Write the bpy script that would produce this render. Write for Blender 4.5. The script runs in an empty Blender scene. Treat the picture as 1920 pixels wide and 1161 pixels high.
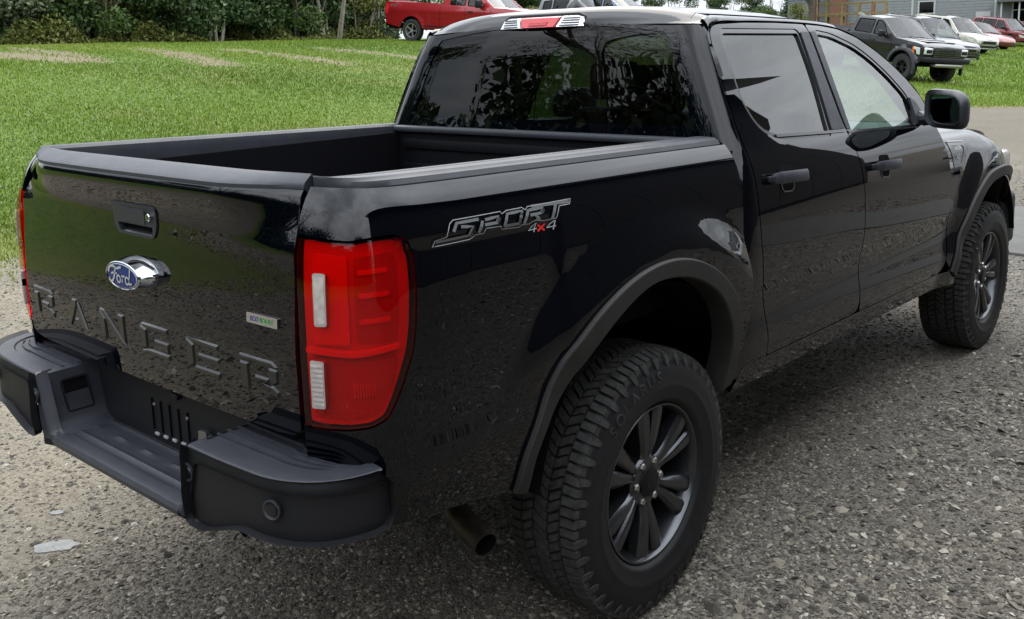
import bpy, bmesh, math, random
import numpy as np
from mathutils import Matrix, Vector
from mathutils.geometry import delaunay_2d_cdt
random.seed(7); RNG = np.random.default_rng(11)
C = bpy.context.scene.collection
D = bpy.data
SC = bpy.context.scene
PI = math.pi

# ---------------- camera ----------------
cam_d = D.cameras.new('camera'); cam = D.objects.new('camera', cam_d); C.objects.link(cam)
CAM = (2.35422, -2.26819, 1.67595)
_yaw, _pit, _rol = .73393, -.17314, -.03008
_f = Vector((-math.sin(_yaw) * math.cos(_pit), math.cos(_yaw) * math.cos(_pit), math.sin(_pit)))
_r = Vector((math.cos(_yaw), math.sin(_yaw), 0)); _u = _r.cross(_f)
_r2 = math.cos(_rol) * _r + math.sin(_rol) * _u; _u2 = -math.sin(_rol) * _r + math.cos(_rol) * _u
_m = Matrix((_r2, _u2, -_f)).transposed().to_4x4(); _m.translation = CAM
cam.matrix_world = _m
cam_d.sensor_width = 36; cam_d.lens = 1818.455 / 1920 * 36
cam_d.shift_x = 10.537 / 1920; cam_d.shift_y = -171.629 / 1920
cam_d.clip_start = .05; cam_d.clip_end = 3000
SC.camera = cam
CF, CR, CU = np.array(_f), np.array(_r2), np.array(_u2)

# ---------------- sky, sun, exposure ----------------
SUN_EL, SUN_AZ = 48, -38          # degrees; azimuth from +Y towards +X
w = D.worlds.new('World'); SC.world = w; w.use_nodes = True
nt = w.node_tree; nt.nodes.clear()
def wn(t, **k):
    n = nt.nodes.new(t)
    for a, b in k.items(): setattr(n, a, b)
    return n
out = wn('ShaderNodeOutputWorld'); bg = wn('ShaderNodeBackground'); nt.links.new(bg.outputs[0], out.inputs[0])
sky = wn('ShaderNodeTexSky', sky_type='NISHITA', sun_disc=False); sky.sun_elevation = math.radians(SUN_EL); sky.sun_rotation = math.radians(SUN_AZ)
sky.air_density = 1.0; sky.dust_density = 2.0; sky.ozone_density = 1.2
tc = wn('ShaderNodeTexCoord'); sep = wn('ShaderNodeSeparateXYZ'); nt.links.new(tc.outputs['Generated'], sep.inputs[0])
zz = wn('ShaderNodeMath', operation='MAXIMUM'); nt.links.new(sep.outputs[2], zz.inputs[0]); zz.inputs[1].default_value = 0
zp = wn('ShaderNodeMath', operation='ADD'); nt.links.new(zz.outputs[0], zp.inputs[0]); zp.inputs[1].default_value = .16
dv = wn('ShaderNodeVectorMath', operation='DIVIDE'); nt.links.new(tc.outputs['Generated'], dv.inputs[0]); nt.links.new(zp.outputs[0], dv.inputs[1])
n1 = wn('ShaderNodeTexNoise'); n1.inputs['Scale'].default_value = .55; n1.inputs['Detail'].default_value = 7; n1.inputs['Roughness'].default_value = .58; n1.inputs['Distortion'].default_value = .35
nt.links.new(dv.outputs[0], n1.inputs['Vector'])
n2 = wn('ShaderNodeTexNoise'); n2.inputs['Scale'].default_value = 1.7; n2.inputs['Detail'].default_value = 6; n2.inputs['Roughness'].default_value = .6
nt.links.new(dv.outputs[0], n2.inputs['Vector'])
cov = wn('ShaderNodeMapRange'); cov.interpolation_type = 'SMOOTHSTEP'; nt.links.new(n1.outputs[0], cov.inputs[0])
cov.inputs[1].default_value = .36; cov.inputs[2].default_value = .52; cov.inputs[3].default_value = .45; cov.inputs[4].default_value = 1
ramp = wn('ShaderNodeMapRange'); nt.links.new(n2.outputs[0], ramp.inputs[0]); ramp.inputs[1].default_value = .3; ramp.inputs[2].default_value = .7; ramp.inputs[3].default_value = .66; ramp.inputs[4].default_value = 1.12
# overcast luminance, zenith pushed brighter than the CIE ratio to strengthen reflections
zenith_gain = wn('ShaderNodeMath', operation='MULTIPLY_ADD'); nt.links.new(zz.outputs[0], zenith_gain.inputs[0]); zenith_gain.inputs[1].default_value = 4.2; zenith_gain.inputs[2].default_value = 1.0
lum = wn('ShaderNodeMath', operation='MULTIPLY'); nt.links.new(zenith_gain.outputs[0], lum.inputs[0]); nt.links.new(ramp.outputs[0], lum.inputs[1])
cc = wn('ShaderNodeVectorMath', operation='SCALE'); cc.inputs[0].default_value = (9.2, 9.7, 10.4); nt.links.new(lum.outputs[0], cc.inputs['Scale'])
mx = wn('ShaderNodeMix', data_type='RGBA'); nt.links.new(cov.outputs[0], mx.inputs[0]); nt.links.new(sky.outputs[0], mx.inputs[6]); nt.links.new(cc.outputs[0], mx.inputs[7])
nt.links.new(mx.outputs[2], bg.inputs[0]); bg.inputs[1].default_value = .10
sd = D.lights.new('sun', 'SUN'); sun = D.objects.new('sun', sd); C.objects.link(sun)
sd.energy = 1.5; sd.angle = math.radians(42); sd.color = (1, .95, .86)
_e, _a = math.radians(SUN_EL), math.radians(SUN_AZ)
_sv = Vector((math.sin(_a) * math.cos(_e), math.cos(_a) * math.cos(_e), math.sin(_e)))
sun.rotation_euler = _sv.to_track_quat('Z', 'Y').to_euler()
SC.view_settings.view_transform = 'Standard'; SC.view_settings.look = 'None'; SC.view_settings.gamma = 1; SC.view_settings.use_curve_mapping = False
SC.view_settings.exposure = .15
SC.render.engine = 'CYCLES'; SC.cycles.use_denoising = True; SC.cycles.max_bounces = 8; SC.cycles.transparent_max_bounces = 12
SC.cycles.caustics_reflective = False; SC.cycles.caustics_refractive = False
# ---------------- helpers: objects and properties ----------------
def link(o, parent=None):
    C.objects.link(o)
    if parent is not None: o.parent = parent
    return o
def tag(o, label=None, cat=None, group=None, kind=None):
    for k, v in (('label', label), ('category', cat), ('group', group), ('kind', kind)):
        if v: o[k] = v
    return o
def thing(name, label, cat, loc=(0, 0, 0), rz=0, group=None):
    o = D.objects.new(name, None); o.empty_display_size = .2; link(o); o.location = loc; o.rotation_euler = (0, 0, rz)
    return tag(o, label, cat, group)
def copy_tree(o, parent=None):
    c = o.copy(); link(c)
    if parent is not None: c.parent = parent
    for ch in list(o.children): copy_tree(ch, c)
    return c
class G:
    """geometry: verts, faces, optional per-vertex normals"""
    def __init__(s, V=None, F=None, N=None):
        s.V = [] if V is None else V; s.F = [] if F is None else F; s.N = N
    def add(s, o):
        k = len(s.V); s.V = list(s.V) + [tuple(v) for v in o.V]; s.F = list(s.F) + [tuple(i + k for i in f) for f in o.F]
        if s.N is not None or (k == 0 and o.N is not None):
            s.N = (list(s.N) if s.N is not None else []) + list(o.N if o.N is not None else [(0, 0, 0)] * len(o.V))
        return s
    def mir(s):
        return G([(-x, y, z) for x, y, z in s.V], [tuple(reversed(f)) for f in s.F], None if s.N is None else [(-x, y, z) for x, y, z in s.N])
    def tf(s, m):
        V = [tuple(m @ Vector(v)) for v in s.V]; r = m.to_3x3()
        return G(V, list(s.F), None if s.N is None else [tuple(r @ Vector(n)) for n in s.N])
    def mv(s, x, y, z): return s.tf(Matrix.Translation((x, y, z)))
def mesh(name, g, mat, parent=None, sharp=35, smooth=True):
    me = D.meshes.new(name); me.from_pydata([tuple(map(float, v)) for v in g.V], [], [tuple(map(int, f)) for f in g.F])
    for m in (mat if isinstance(mat, (list, tuple)) else [mat]): me.materials.append(m)
    if smooth:
        me.shade_smooth()
        if g.N is not None: me.normals_split_custom_set_from_vertices([tuple(map(float, n)) for n in g.N])
        else: me.set_sharp_from_angle(angle=math.radians(sharp))
    return link(D.objects.new(name, me), parent)
def both(name, g, mat, parent, **k):
    """right one and its mirror image on the left"""
    return mesh(name, g, mat, parent, **k), mesh(name, g.mir(), mat, parent, **k)
def box(x0, x1, y0, y1, z0, z1, b=0, seg=2):
    bm = bmesh.new(); bmesh.ops.create_cube(bm, size=1)
    for v in bm.verts: v.co = ((x0 + x1) / 2 + v.co.x * (x1 - x0), (y0 + y1) / 2 + v.co.y * (y1 - y0), (z0 + z1) / 2 + v.co.z * (z1 - z0))
    if b: bmesh.ops.bevel(bm, geom=list(bm.edges), offset=b, segments=seg, affect='EDGES', profile=.5)
    return frombm(bm)
def frombm(bm):
    bm.verts.index_update(); g = G([tuple(v.co) for v in bm.verts], [tuple(v.index for v in f.verts) for f in bm.faces]); bm.free(); return g
def grid(P, closed=False, cap=False):
    """P[i][j] points -> quads"""
    n, m = len(P), len(P[0]); V = [tuple(p) for r in P for p in r]; F = []
    for i in range(n - 1):
        for j in range(m - 1 if not closed else m):
            F.append((i * m + j, i * m + (j + 1) % m, (i + 1) * m + (j + 1) % m, (i + 1) * m + j))
    if cap: F += [tuple(reversed(range(m))), tuple(range((n - 1) * m, n * m))]
    return G(V, F)
def tube(pts, r, n=8, cap=True):
    pts = [Vector(p) for p in pts]; rs = r if isinstance(r, (list, tuple)) else [r] * len(pts); P = []; up = None
    for i, p in enumerate(pts):
        t = (pts[min(i + 1, len(pts) - 1)] - pts[max(i - 1, 0)]).normalized()
        if up is None: up = t.orthogonal().normalized()
        up = (up - t * up.dot(t)).normalized(); b = t.cross(up)
        P.append([p + rs[i] * (math.cos(2 * PI * k / n) * up + math.sin(2 * PI * k / n) * b) for k in range(n)])
    return grid(P, True, cap)
def lathe(prof, n=48, axis='X'):
    """prof: (r, h) list; turned about X (or Z)"""
    P = []
    for r, h in prof:
        row = []
        for k in range(n):
            a = 2 * PI * k / n
            row.append((h, r * math.cos(a), r * math.sin(a)) if axis == 'X' else (r * math.cos(a), r * math.sin(a), h))
        P.append(row)
    return grid(P, True)
def prism(poly, d0, d1, fn=None):
    """2D polygon extruded between depths d0, d1 ; fn(u, v, d) -> xyz"""
    n = len(poly); fn = fn or (lambda u, v, d: (u, v, d))
    V = [fn(u, v, d0) for u, v in poly] + [fn(u, v, d1) for u, v in poly]
    F = [tuple(range(n)), tuple(reversed(range(n, 2 * n)))] + [(i, i + n, (i + 1) % n + n, (i + 1) % n) for i in range(n)]
    return G(V, F)
def roundpoly(pts, r, seg=5):
    out = []; n = len(pts)
    for i in range(n):
        p = np.array(pts[i], float); a = np.array(pts[i - 1], float) - p; b = np.array(pts[(i + 1) % n], float) - p
        rr = r[i] if isinstance(r, (list, tuple)) else r
        la, lb = np.linalg.norm(a), np.linalg.norm(b); q = min(rr, la * .48, lb * .48)
        if q < 1e-5: out.append(tuple(p)); continue
        A = p + a / la * q; B = p + b / lb * q
        for k in range(seg + 1):
            t = k / seg; out.append(tuple((1 - t) ** 2 * A + 2 * t * (1 - t) * p + t * t * B))
    return out
def resample(poly, sp):
    out = []
    for i in range(len(poly)):
        a, b = np.array(poly[i]), np.array(poly[(i + 1) % len(poly)]); n = max(1, int(math.ceil(np.linalg.norm(b - a) / sp)))
        out += [tuple(a + (b - a) * k / n) for k in range(n)]
    return out
def inside(poly, x, y):
    p = np.array(poly); x = np.asarray(x); y = np.asarray(y); r = np.zeros(x.shape, bool); n = len(p); j = n - 1
    for i in range(n):
        xi, yi, xj, yj = p[i, 0], p[i, 1], p[j, 0], p[j, 1]
        if yi != yj: r ^= ((yi > y) != (yj > y)) & (x < (xj - xi) * (y - yi) / (yj - yi) + xi)
        j = i
    return r
def edgedist(poly, x, y):
    p = np.array(poly); q = np.roll(p, -1, 0); d = np.full(np.shape(x), 9e9)
    for a, b in zip(p, q):
        e = b - a; l = e @ e
        if l < 1e-14: continue
        t = np.clip(((x - a[0]) * e[0] + (y - a[1]) * e[1]) / l, 0, 1); d = np.minimum(d, np.hypot(x - a[0] - t * e[0], y - a[1] - t * e[1]))
    return d
def shrink(poly, d):
    """move a polygon's edges inwards by d (outwards if negative)"""
    p = np.array(poly); a = sum(p[i - 1][0] * p[i][1] - p[i][0] * p[i - 1][1] for i in range(len(p))); sg = 1 if a > 0 else -1; out = []
    n = len(p)
    for i in range(n):
        e1 = p[i] - p[i - 1]; e2 = p[(i + 1) % n] - p[i]; e1 = e1 / (np.linalg.norm(e1) + 1e-12); e2 = e2 / (np.linalg.norm(e2) + 1e-12)
        n1 = np.array((-e1[1], e1[0])) * sg; n2 = np.array((-e2[1], e2[0])) * sg; m = n1 + n2; k = m @ m
        out.append(tuple(p[i] + m * (2 * d / max(k, .6))))
    return out
def sheet(fn, outline, sp=.03, holes=(), off=0, flange=.012, hole_flange=None, gap=0, flip=False, dome=None):
    """trimmed surface fn(u,v)->xyz (arrays), cut along the outline and holes, with rolled-in edges and exact normals"""
    if gap: outline = shrink(outline, gap)
    ol = resample(outline, sp); hs = [resample(h, sp) for h in holes]
    pts = list(ol); edges = [(i, (i + 1) % len(ol)) for i in range(len(ol))]
    for h in hs:
        k = len(pts); pts += h; edges += [(k + i, k + (i + 1) % len(h)) for i in range(len(h))]
    o = np.array(ol); x0, y0 = o.min(0); x1, y1 = o.max(0)
    gx, gy = np.meshgrid(np.arange(x0 + sp / 2, x1, sp), np.arange(y0 + sp / 2, y1, sp)); gx = gx.ravel(); gy = gy.ravel()
    ok = inside(ol, gx, gy) & (edgedist(ol, gx, gy) > .45 * sp)
    for h in hs: ok &= ~inside(h, gx, gy) & (edgedist(h, gx, gy) > .45 * sp)
    pts += list(zip(gx[ok], gy[ok]))
    r = delaunay_2d_cdt([Vector((float(a), float(b))) for a, b in pts], edges, [], 0, 1e-6)
    uv = np.array([tuple(v) for v in r[0]]); tri = np.array([tuple(f) for f in r[2]])
    c = uv[tri].mean(1); keep = inside(ol, c[:, 0], c[:, 1])
    for h in hs: keep &= ~inside(h, c[:, 0], c[:, 1])
    tri = tri[keep]
    U, Vv = uv[:, 0], uv[:, 1]
    f = lambda a, b: np.stack([np.broadcast_to(t, a.shape) for t in fn(a, b)], -1)
    P = f(U, Vv); e = 2e-3
    nrm = np.cross(f(U + e, Vv) - f(U - e, Vv), f(U, Vv + e) - f(U, Vv - e)); nrm /= np.linalg.norm(nrm, axis=1, keepdims=True) + 1e-12
    if flip: nrm = -nrm
    # make windings agree with the normals
    q = P[tri]; fn_ = np.cross(q[:, 1] - q[:, 0], q[:, 2] - q[:, 0]); bad = (fn_ * nrm[tri[:, 0]]).sum(1) < 0
    tri[bad] = tri[bad][:, ::-1]
    o_ = off if dome is None else off + dome * sst(0, .05, edgedist(ol, U, Vv))
    P = P + nrm * (np.reshape(o_, (-1, 1)) if np.ndim(o_) else o_)
    # boundary edges -> flange
    from collections import Counter
    cnt = {}
    for t in tri:
        for a, b in ((t[0], t[1]), (t[1], t[2]), (t[2], t[0])):
            cnt[(a, b)] = cnt.get((a, b), 0) + 1
    V = [tuple(v) for v in P]; F = [tuple(t) for t in tri]; N = [tuple(n) for n in nrm]
    if flange:
        mp = {}; be = [(a, b) for (a, b) in cnt if (b, a) not in cnt]; acc = {}
        for a, b in be:
            d = P[b] - P[a]; s_ = np.cross(d, nrm[a]); s_ /= np.linalg.norm(s_) + 1e-12
            for k in (a, b): acc[k] = acc.get(k, 0) + s_
        for k in acc:
            s_ = acc[k] / (np.linalg.norm(acc[k]) + 1e-12); i = len(V); mp[k] = i
            V += [tuple(P[k]), tuple(P[k] - nrm[k] * flange)]; N += [tuple(s_), tuple(s_)]
        for a, b in be: F.append((mp[b], mp[a], mp[a] + 1, mp[b] + 1))
    return G(V, F, N)
def textg(s, size=1.0, shear=0, bold=0):
    """flat text in the XY plane, centred on x"""
    cu = D.curves.new('lettering', 'FONT'); cu.body = s; cu.size = size; cu.align_x = 'CENTER'; cu.shear = shear; cu.offset = bold; cu.resolution_u = 3
    o = D.objects.new('lettering', cu); C.objects.link(o); dg = bpy.context.evaluated_depsgraph_get(); me = o.evaluated_get(dg).to_mesh()
    g = G([tuple(v.co) for v in me.vertices], [tuple(p.vertices) for p in me.polygons]); o.evaluated_get(dg).to_mesh_clear(); D.objects.remove(o); D.curves.remove(cu); return g
def strip2d(pts, wd):
    """ribbon of width wd along a 2D polyline -> polygon-quads in 2D (u,v)"""
    P = np.array(pts, float); n = len(P); L = []; R = []
    for i in range(n):
        t = P[min(i + 1, n - 1)] - P[max(i - 1, 0)]; t = t / (np.linalg.norm(t) + 1e-12); nn = np.array((-t[1], t[0])); ww = wd[i] if isinstance(wd, (list, tuple)) else wd
        L.append(tuple(P[i] + nn * ww / 2)); R.append(tuple(P[i] - nn * ww / 2))
    return L + R, [(i, i + 1, n + i + 1, n + i) for i in range(n - 1)]

# ---------------- materials ----------------
def mat(name, base, rough=.5, metal=0, coat=0, spec=.5, var=0, vscale=40, bump=0, bscale=200, ior=1.5, coat_r=.03, emit=None, attr=None, hue=None, rvar=0, coat_ior=1.5):
    m = D.materials.new(name); m.use_nodes = True; t = m.node_tree; b = t.nodes['Principled BSDF']
    b.inputs['Base Color'].default_value = (*base, 1); b.inputs['Roughness'].default_value = rough; b.inputs['Metallic'].default_value = metal
    b.inputs['Specular IOR Level'].default_value = spec; b.inputs['IOR'].default_value = ior
    b.inputs['Coat Weight'].default_value = coat; b.inputs['Coat Roughness'].default_value = coat_r; b.inputs['Coat IOR'].default_value = coat_ior
    if emit: b.inputs['Emission Color'].default_value = (*emit[0], 1); b.inputs['Emission Strength'].default_value = emit[1]
    tcn = t.nodes.new('ShaderNodeTexCoord')
    if var:
        n = t.nodes.new('ShaderNodeTexNoise'); n.inputs['Scale'].default_value = vscale; n.inputs['Detail'].default_value = 5; t.links.new(tcn.outputs['Object'], n.inputs['Vector'])
        r = t.nodes.new('ShaderNodeMapRange'); t.links.new(n.outputs[0], r.inputs[0]); r.inputs[1].default_value = .3; r.inputs[2].default_value = .7; r.inputs[3].default_value = 1 - var; r.inputs[4].default_value = 1 + var
        s = t.nodes.new('ShaderNodeVectorMath'); s.operation = 'SCALE'; s.inputs[0].default_value = base; t.links.new(r.outputs[0], s.inputs['Scale']); t.links.new(s.outputs[0], b.inputs['Base Color'])
    if rvar:
        n = t.nodes.new('ShaderNodeTexNoise'); n.inputs['Scale'].default_value = 9; n.inputs['Detail'].default_value = 6; t.links.new(tcn.outputs['Object'], n.inputs['Vector'])
        r = t.nodes.new('ShaderNodeMapRange'); t.links.new(n.outputs[0], r.inputs[0]); r.inputs[1].default_value = .35; r.inputs[2].default_value = .75; r.inputs[3].default_value = rough; r.inputs[4].default_value = rough + rvar; t.links.new(r.outputs[0], b.inputs['Roughness'])
    if bump:
        n = t.nodes.new('ShaderNodeTexNoise'); n.inputs['Scale'].default_value = bscale; n.inputs['Detail'].default_value = 3; t.links.new(tcn.outputs['Object'], n.inputs['Vector'])
        bp = t.nodes.new('ShaderNodeBump'); bp.inputs['Strength'].default_value = bump; bp.inputs['Distance'].default_value = .002; t.links.new(n.outputs[0], bp.inputs['Height']); t.links.new(bp.outputs[0], b.inputs['Normal'])
    return m
def glass(name, tint, ior=1.5, rough=0.0, body=(0, 0, 0), opaque=0.0):
    """thin sheet of glass: tinted see-through plus fresnel mirror"""
    m = D.materials.new(name); m.use_nodes = True; t = m.node_tree; t.nodes.clear()
    o = t.nodes.new('ShaderNodeOutputMaterial'); mixn = t.nodes.new('ShaderNodeMixShader'); tr = t.nodes.new('ShaderNodeBsdfTransparent'); gl = t.nodes.new('ShaderNodeBsdfGlossy'); fr = t.nodes.new('ShaderNodeFresnel')
    tr.inputs[0].default_value = (*tint, 1); gl.inputs['Roughness'].default_value = rough; fr.inputs[0].default_value = ior
    gm = t.nodes.new('ShaderNodeNewGeometry'); mr = t.nodes.new('ShaderNodeMapRange'); t.links.new(gm.outputs['Backfacing'], mr.inputs[0]); mr.inputs[3].default_value = ior; mr.inputs[4].default_value = 1 / ior; t.links.new(mr.outputs[0], fr.inputs[0])
    src = tr
    if opaque:
        df = t.nodes.new('ShaderNodeBsdfDiffuse'); df.inputs[0].default_value = (*body, 1); m2 = t.nodes.new('ShaderNodeMixShader'); m2.inputs[0].default_value = opaque
        t.links.new(tr.outputs[0], m2.inputs[1]); t.links.new(df.outputs[0], m2.inputs[2]); src = m2
    t.links.new(fr.outputs[0], mixn.inputs[0]); t.links.new(src.outputs[0], mixn.inputs[1]); t.links.new(gl.outputs[0], mixn.inputs[2]); t.links.new(mixn.outputs[0], o.inputs[0])
    return m
M = {}
M['paint'] = mat('black_paint', (.0004, .0007, .0022), .5, 0, 1.0, 0, coat_r=.010, coat_ior=1.44)
M['flare'] = mat('flare_plastic', (.017, .016, .015), .55, spec=.3, var=.15, vscale=25, bump=.2, bscale=900)
M['plastic'] = mat('black_plastic', (.020, .022, .029), .44, spec=.45, var=.15, vscale=30, bump=.25, bscale=900, rvar=.08)
M['plastic_dk'] = mat('dark_plastic', (.006, .006, .008), .55, spec=.3, bump=.2, bscale=700)
M['gloss_plastic'] = mat('gloss_black_plastic', (.006, .0065, .008), .22, spec=.4, coat=.2)
M['pad'] = mat('bumper_pad_plastic', (.009, .0085, .008), .3, spec=.4, var=.2, vscale=12, rvar=.12)
M['rubber'] = mat('tyre_rubber', (.008, .008, .009), .55, spec=.3, var=.25, vscale=25, bump=.15, bscale=300)
M['tread'] = mat('tyre_tread_rubber', (.030, .029, .028), .8, spec=.3, var=.45, vscale=50, bump=.3, bscale=250)
M['rim'] = mat('dark_grey_wheel_paint', (.060, .062, .068), .28, .85, .3)
M['rim_dk'] = mat('wheel_barrel_paint', (.005, .005, .006), .5, .2, spec=.3)
M['chrome'] = mat('chrome', (.55, .56, .58), .09, 1)
M['steel'] = mat('grey_steel', (.38, .37, .35), .35, 1)
M['lens_red'] = glass('red_lens', (.97, .10, .12), 1.45)
M['red_in'] = mat('red_reflector', (.42, .008, .015), .4, coat=.2, bump=.7, bscale=260)
M['red_side'] = mat('shade_red_reflector', (.27, .005, .011), .45, coat=.2, bump=.7, bscale=260)  # reflector red darkened to paint in the lamp side's shade
M['red_hi'] = mat('bright_red_reflector', (.50, .010, .017), .3, coat=.4)
M['lens_white'] = mat('white_lens', (.33, .30, .285), .22, coat=.5, bump=.8, bscale=220)
M['lens_rib'] = mat('pale_lens_facet', (.42, .375, .35), .18, coat=.6, var=.25, vscale=60)
M['lens_clear'] = glass('clear_lens', (.95, .95, .95), 1.5)
M['silver_in'] = mat('silver_reflector', (.72, .73, .72), .22, .85)
M['glass_priv'] = glass('privacy_glass', (.05, .055, .06), 1.72)
M['glass_rear'] = glass('rear_glass', (.07, .075, .08), 1.42)
M['glass_front'] = glass('front_glass', (.44, .62, .55), 2.4)
M['glass_clear'] = glass('clear_glass', (.72, .78, .76), 1.5)
M['letter'] = mat('satin_black_letter_paint', (.0016, .0018, .0024), .32, spec=.25, coat=.5, coat_r=.10)
M['liner'] = mat('bed_liner', (.0025, .0025, .004), .6, spec=.15, bump=.4, bscale=500)
M['inside'] = mat('cabin_trim', (.010, .010, .011), .8, spec=.2)
M['seat'] = mat('seat_fabric', (.022, .022, .024), .9, var=.2)
M['dash'] = mat('dashboard_vinyl', (.028, .030, .032), .55, bump=.2)
M['under'] = mat('underbody', (.003, .003, .004), .9, spec=.1)
M['decal_grey'] = mat('silver_decal', (.13, .135, .14), .4)
M['decal_white'] = mat('white_decal', (.30, .31, .32), .4)
M['decal_dark'] = mat('dark_grey_decal', (.035, .035, .04), .4)
M['decal_red'] = mat('red_decal', (.55, .02, .015), .4)
M['blue'] = mat('blue_enamel', (.006, .022, .13), .25, spec=.2, coat=.2)
M['green'] = mat('green_print', (.03, .24, .06), .4)
M['bluep'] = mat('blue_print', (.015, .04, .22), .4)
M['white'] = mat('white_print', (.40, .40, .39), .35)
M['amber'] = mat('amber_lens', (.75, .13, .01), .25, coat=.5)
M['exhaust'] = mat('sooty_exhaust_steel', (.05, .042, .034), .5, .7, var=.4, vscale=30)
M['mirrorg'] = mat('mirror_glass', (.34, .38, .38), .02, 1)
# ---- shape functions of the main truck (metres, X right, Y forward, Z up, rear axle at Y = 0) ----
class Curve:
    """smooth curve through control points: linear table blurred with a small gaussian"""
    def __init__(s, pts, blur=.02, step=.001):
        pts = sorted(pts); xs = np.array([a for a, b in pts]); ys = np.array([b for a, b in pts])
        pad = blur * 4
        s.x = np.arange(xs[0] - pad, xs[-1] + pad, step)
        y = np.interp(s.x, xs, ys)
        l = (ys[1] - ys[0]) / (xs[1] - xs[0]); r = (ys[-1] - ys[-2]) / (xs[-1] - xs[-2])
        y = np.where(s.x < xs[0], ys[0] + l * (s.x - xs[0]), y); y = np.where(s.x > xs[-1], ys[-1] + r * (s.x - xs[-1]), y)
        n = int(blur * 3 / step); k = np.exp(-.5 * (np.arange(-n, n + 1) * step / blur) ** 2); k /= k.sum()
        yp = np.concatenate([y[0] + l * step * np.arange(-n, 0), y, y[-1] + r * step * np.arange(1, n + 1)])
        s.y = np.convolve(yp, k, 'valid')
    def __call__(s, x): return np.interp(x, s.x, s.y)
def sst(a, b, x):
    t = np.clip((x - a) / (b - a), 0, 1); return t * t * (3 - 2 * t)
RAKE = .028
HUBZ, WB = .400, 3.221
bed_prof = Curve([(1.385, .800), (1.365, .822), (1.34, .842), (1.30, .862), (1.25, .876), (1.18, .884), (1.0, .889), (.85, .887), (.72, .880), (.62, .866), (.55, .845)], .018)
door_prof = Curve([(1.80, .625), (1.75, .664), (1.70, .688), (1.62, .726), (1.54, .762), (1.46, .797), (1.40, .822), (1.365, .838), (1.32, .858), (1.27, .874), (1.2, .885), (1.1, .893), (1.0, .896), (.93, .893), (.85, .877), (.80, .874), (.73, .886), (.68, .890), (.62, .880), (.56, .862)], .016)
fend_prof = Curve([(1.30, .76), (1.285, .795), (1.265, .828), (1.24, .851), (1.2, .870), (1.1, .889), (1.0, .893), (.85, .890), (.7, .885), (.5, .865)], .014)
corner_x = Curve([(0, 0), (.80, 0), (.90, -.004), (.975, -.016), (1.045, -.044), (1.11, -.094), (1.165, -.148), (1.225, -.207), (1.30, -.282)], .03)
corner_y = Curve([(-.6, .6), (0, 0), (.80, -.80), (.90, -.90), (.975, -.972), (1.045, -1.029), (1.11, -1.065), (1.165, -1.088), (1.225, -1.103), (1.30, -1.112)], .03)
def wheel_bump(Y, z, cy, amp, r0, r1):
    r = np.hypot(Y - cy, z - HUBZ); return amp * (1 - sst(r0, r1, r))
def bed_xyz(s, z0):
    """s runs rearwards along the bed side (s = -Y on the straight) and round the rear corner"""
    x = corner_x(s); y = corner_y(s)
    nx = -(corner_y(s + .004) - corner_y(s - .004)); ny = corner_x(s + .004) - corner_x(s - .004)
    l = np.hypot(nx, ny); nx, ny = nx / l, ny / l
    z = z0 - RAKE * y
    off = bed_prof(z0) + wheel_bump(y, z, 0, .036, .70, .835) * sst(.78, 1.06, z + .35 * np.maximum(0, y))
    off = off - .009 * sst(1.262, 1.238, z0) * sst(.42, .47, s) * sst(.75, .85, z0) * sst(1.02, .9, s)
    # offset applied along the plan normal
    base = .889
    X = base + x + (off - base) * nx; Y = y + (off - base) * ny
    return X, Y, z
def door_xyz(Y, z0):
    z = z0 - RAKE * Y
    X = door_prof(z0) + wheel_bump(Y, z, 0, .03, .70, .80) * 0 + wheel_bump(Y, z, WB, .030, .66, .86)
    return X, Y, z
def fend_xyz(Y, z0):
    drop = .20 * np.clip((Y - 2.9) / .7, 0, 2) ** 2
    z = z0 - RAKE * Y - drop * sst(.75, 1.25, z0)
    k = sst(2.50, 2.72, Y); X = fend_prof(z0) * k + np.minimum(door_prof(z0), fend_prof(z0)) * (1 - k) + wheel_bump(Y, z, WB, .030, .66, .86) * sst(3.75, 3.5, Y) - .16 * np.clip((Y - 3.2) / .6, 0, 2) ** 2
    return X, Y, z
rear_w = Curve([(-.05, 1), (0, 1), (.035, 1), (.065, .985), (.11, .945), (.16, .885), (.25, .775), (.55, .40), (.875, 0), (1.0, -.15)], .012)
rear_y = Curve([(-.05, .65), (0, .60), (.035, .565), (.065, .540), (.11, .522), (.16, .514), (.25, .509), (.55, .501), (.875, .499), (1.0, .499)], .012)
def cabrear_xyz(s, z0):
    w = rear_w(s); y = rear_y(s) + .16 * (z0 - 1.37) * (1 - .0 * w) + .35 * np.clip(z0 - 1.66, 0, 1) ** 1.6
    return door_prof(z0) * w, y, z0 - RAKE * y
def tg_xyz(x, z0):
    """tailgate skin"""
    ax = np.abs(x); y = -1.112 + .014 * (ax / .68) ** 2.2 + tg_prof(z0) + .068 * sst(.40, .70, ax) ** 1.4 * sst(1.23, 1.375, z0)
    return x, y, z0 - RAKE * y
tg_prof = Curve([(1.392, .040), (1.380, .012), (1.362, -.010), (1.335, -.012), (1.305, .002), (1.27, .012), (1.20, .011), (1.10, .003), (1.02, -.002), (.99, -.002), (.92, -.001), (.84, .001)], .010)
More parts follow.
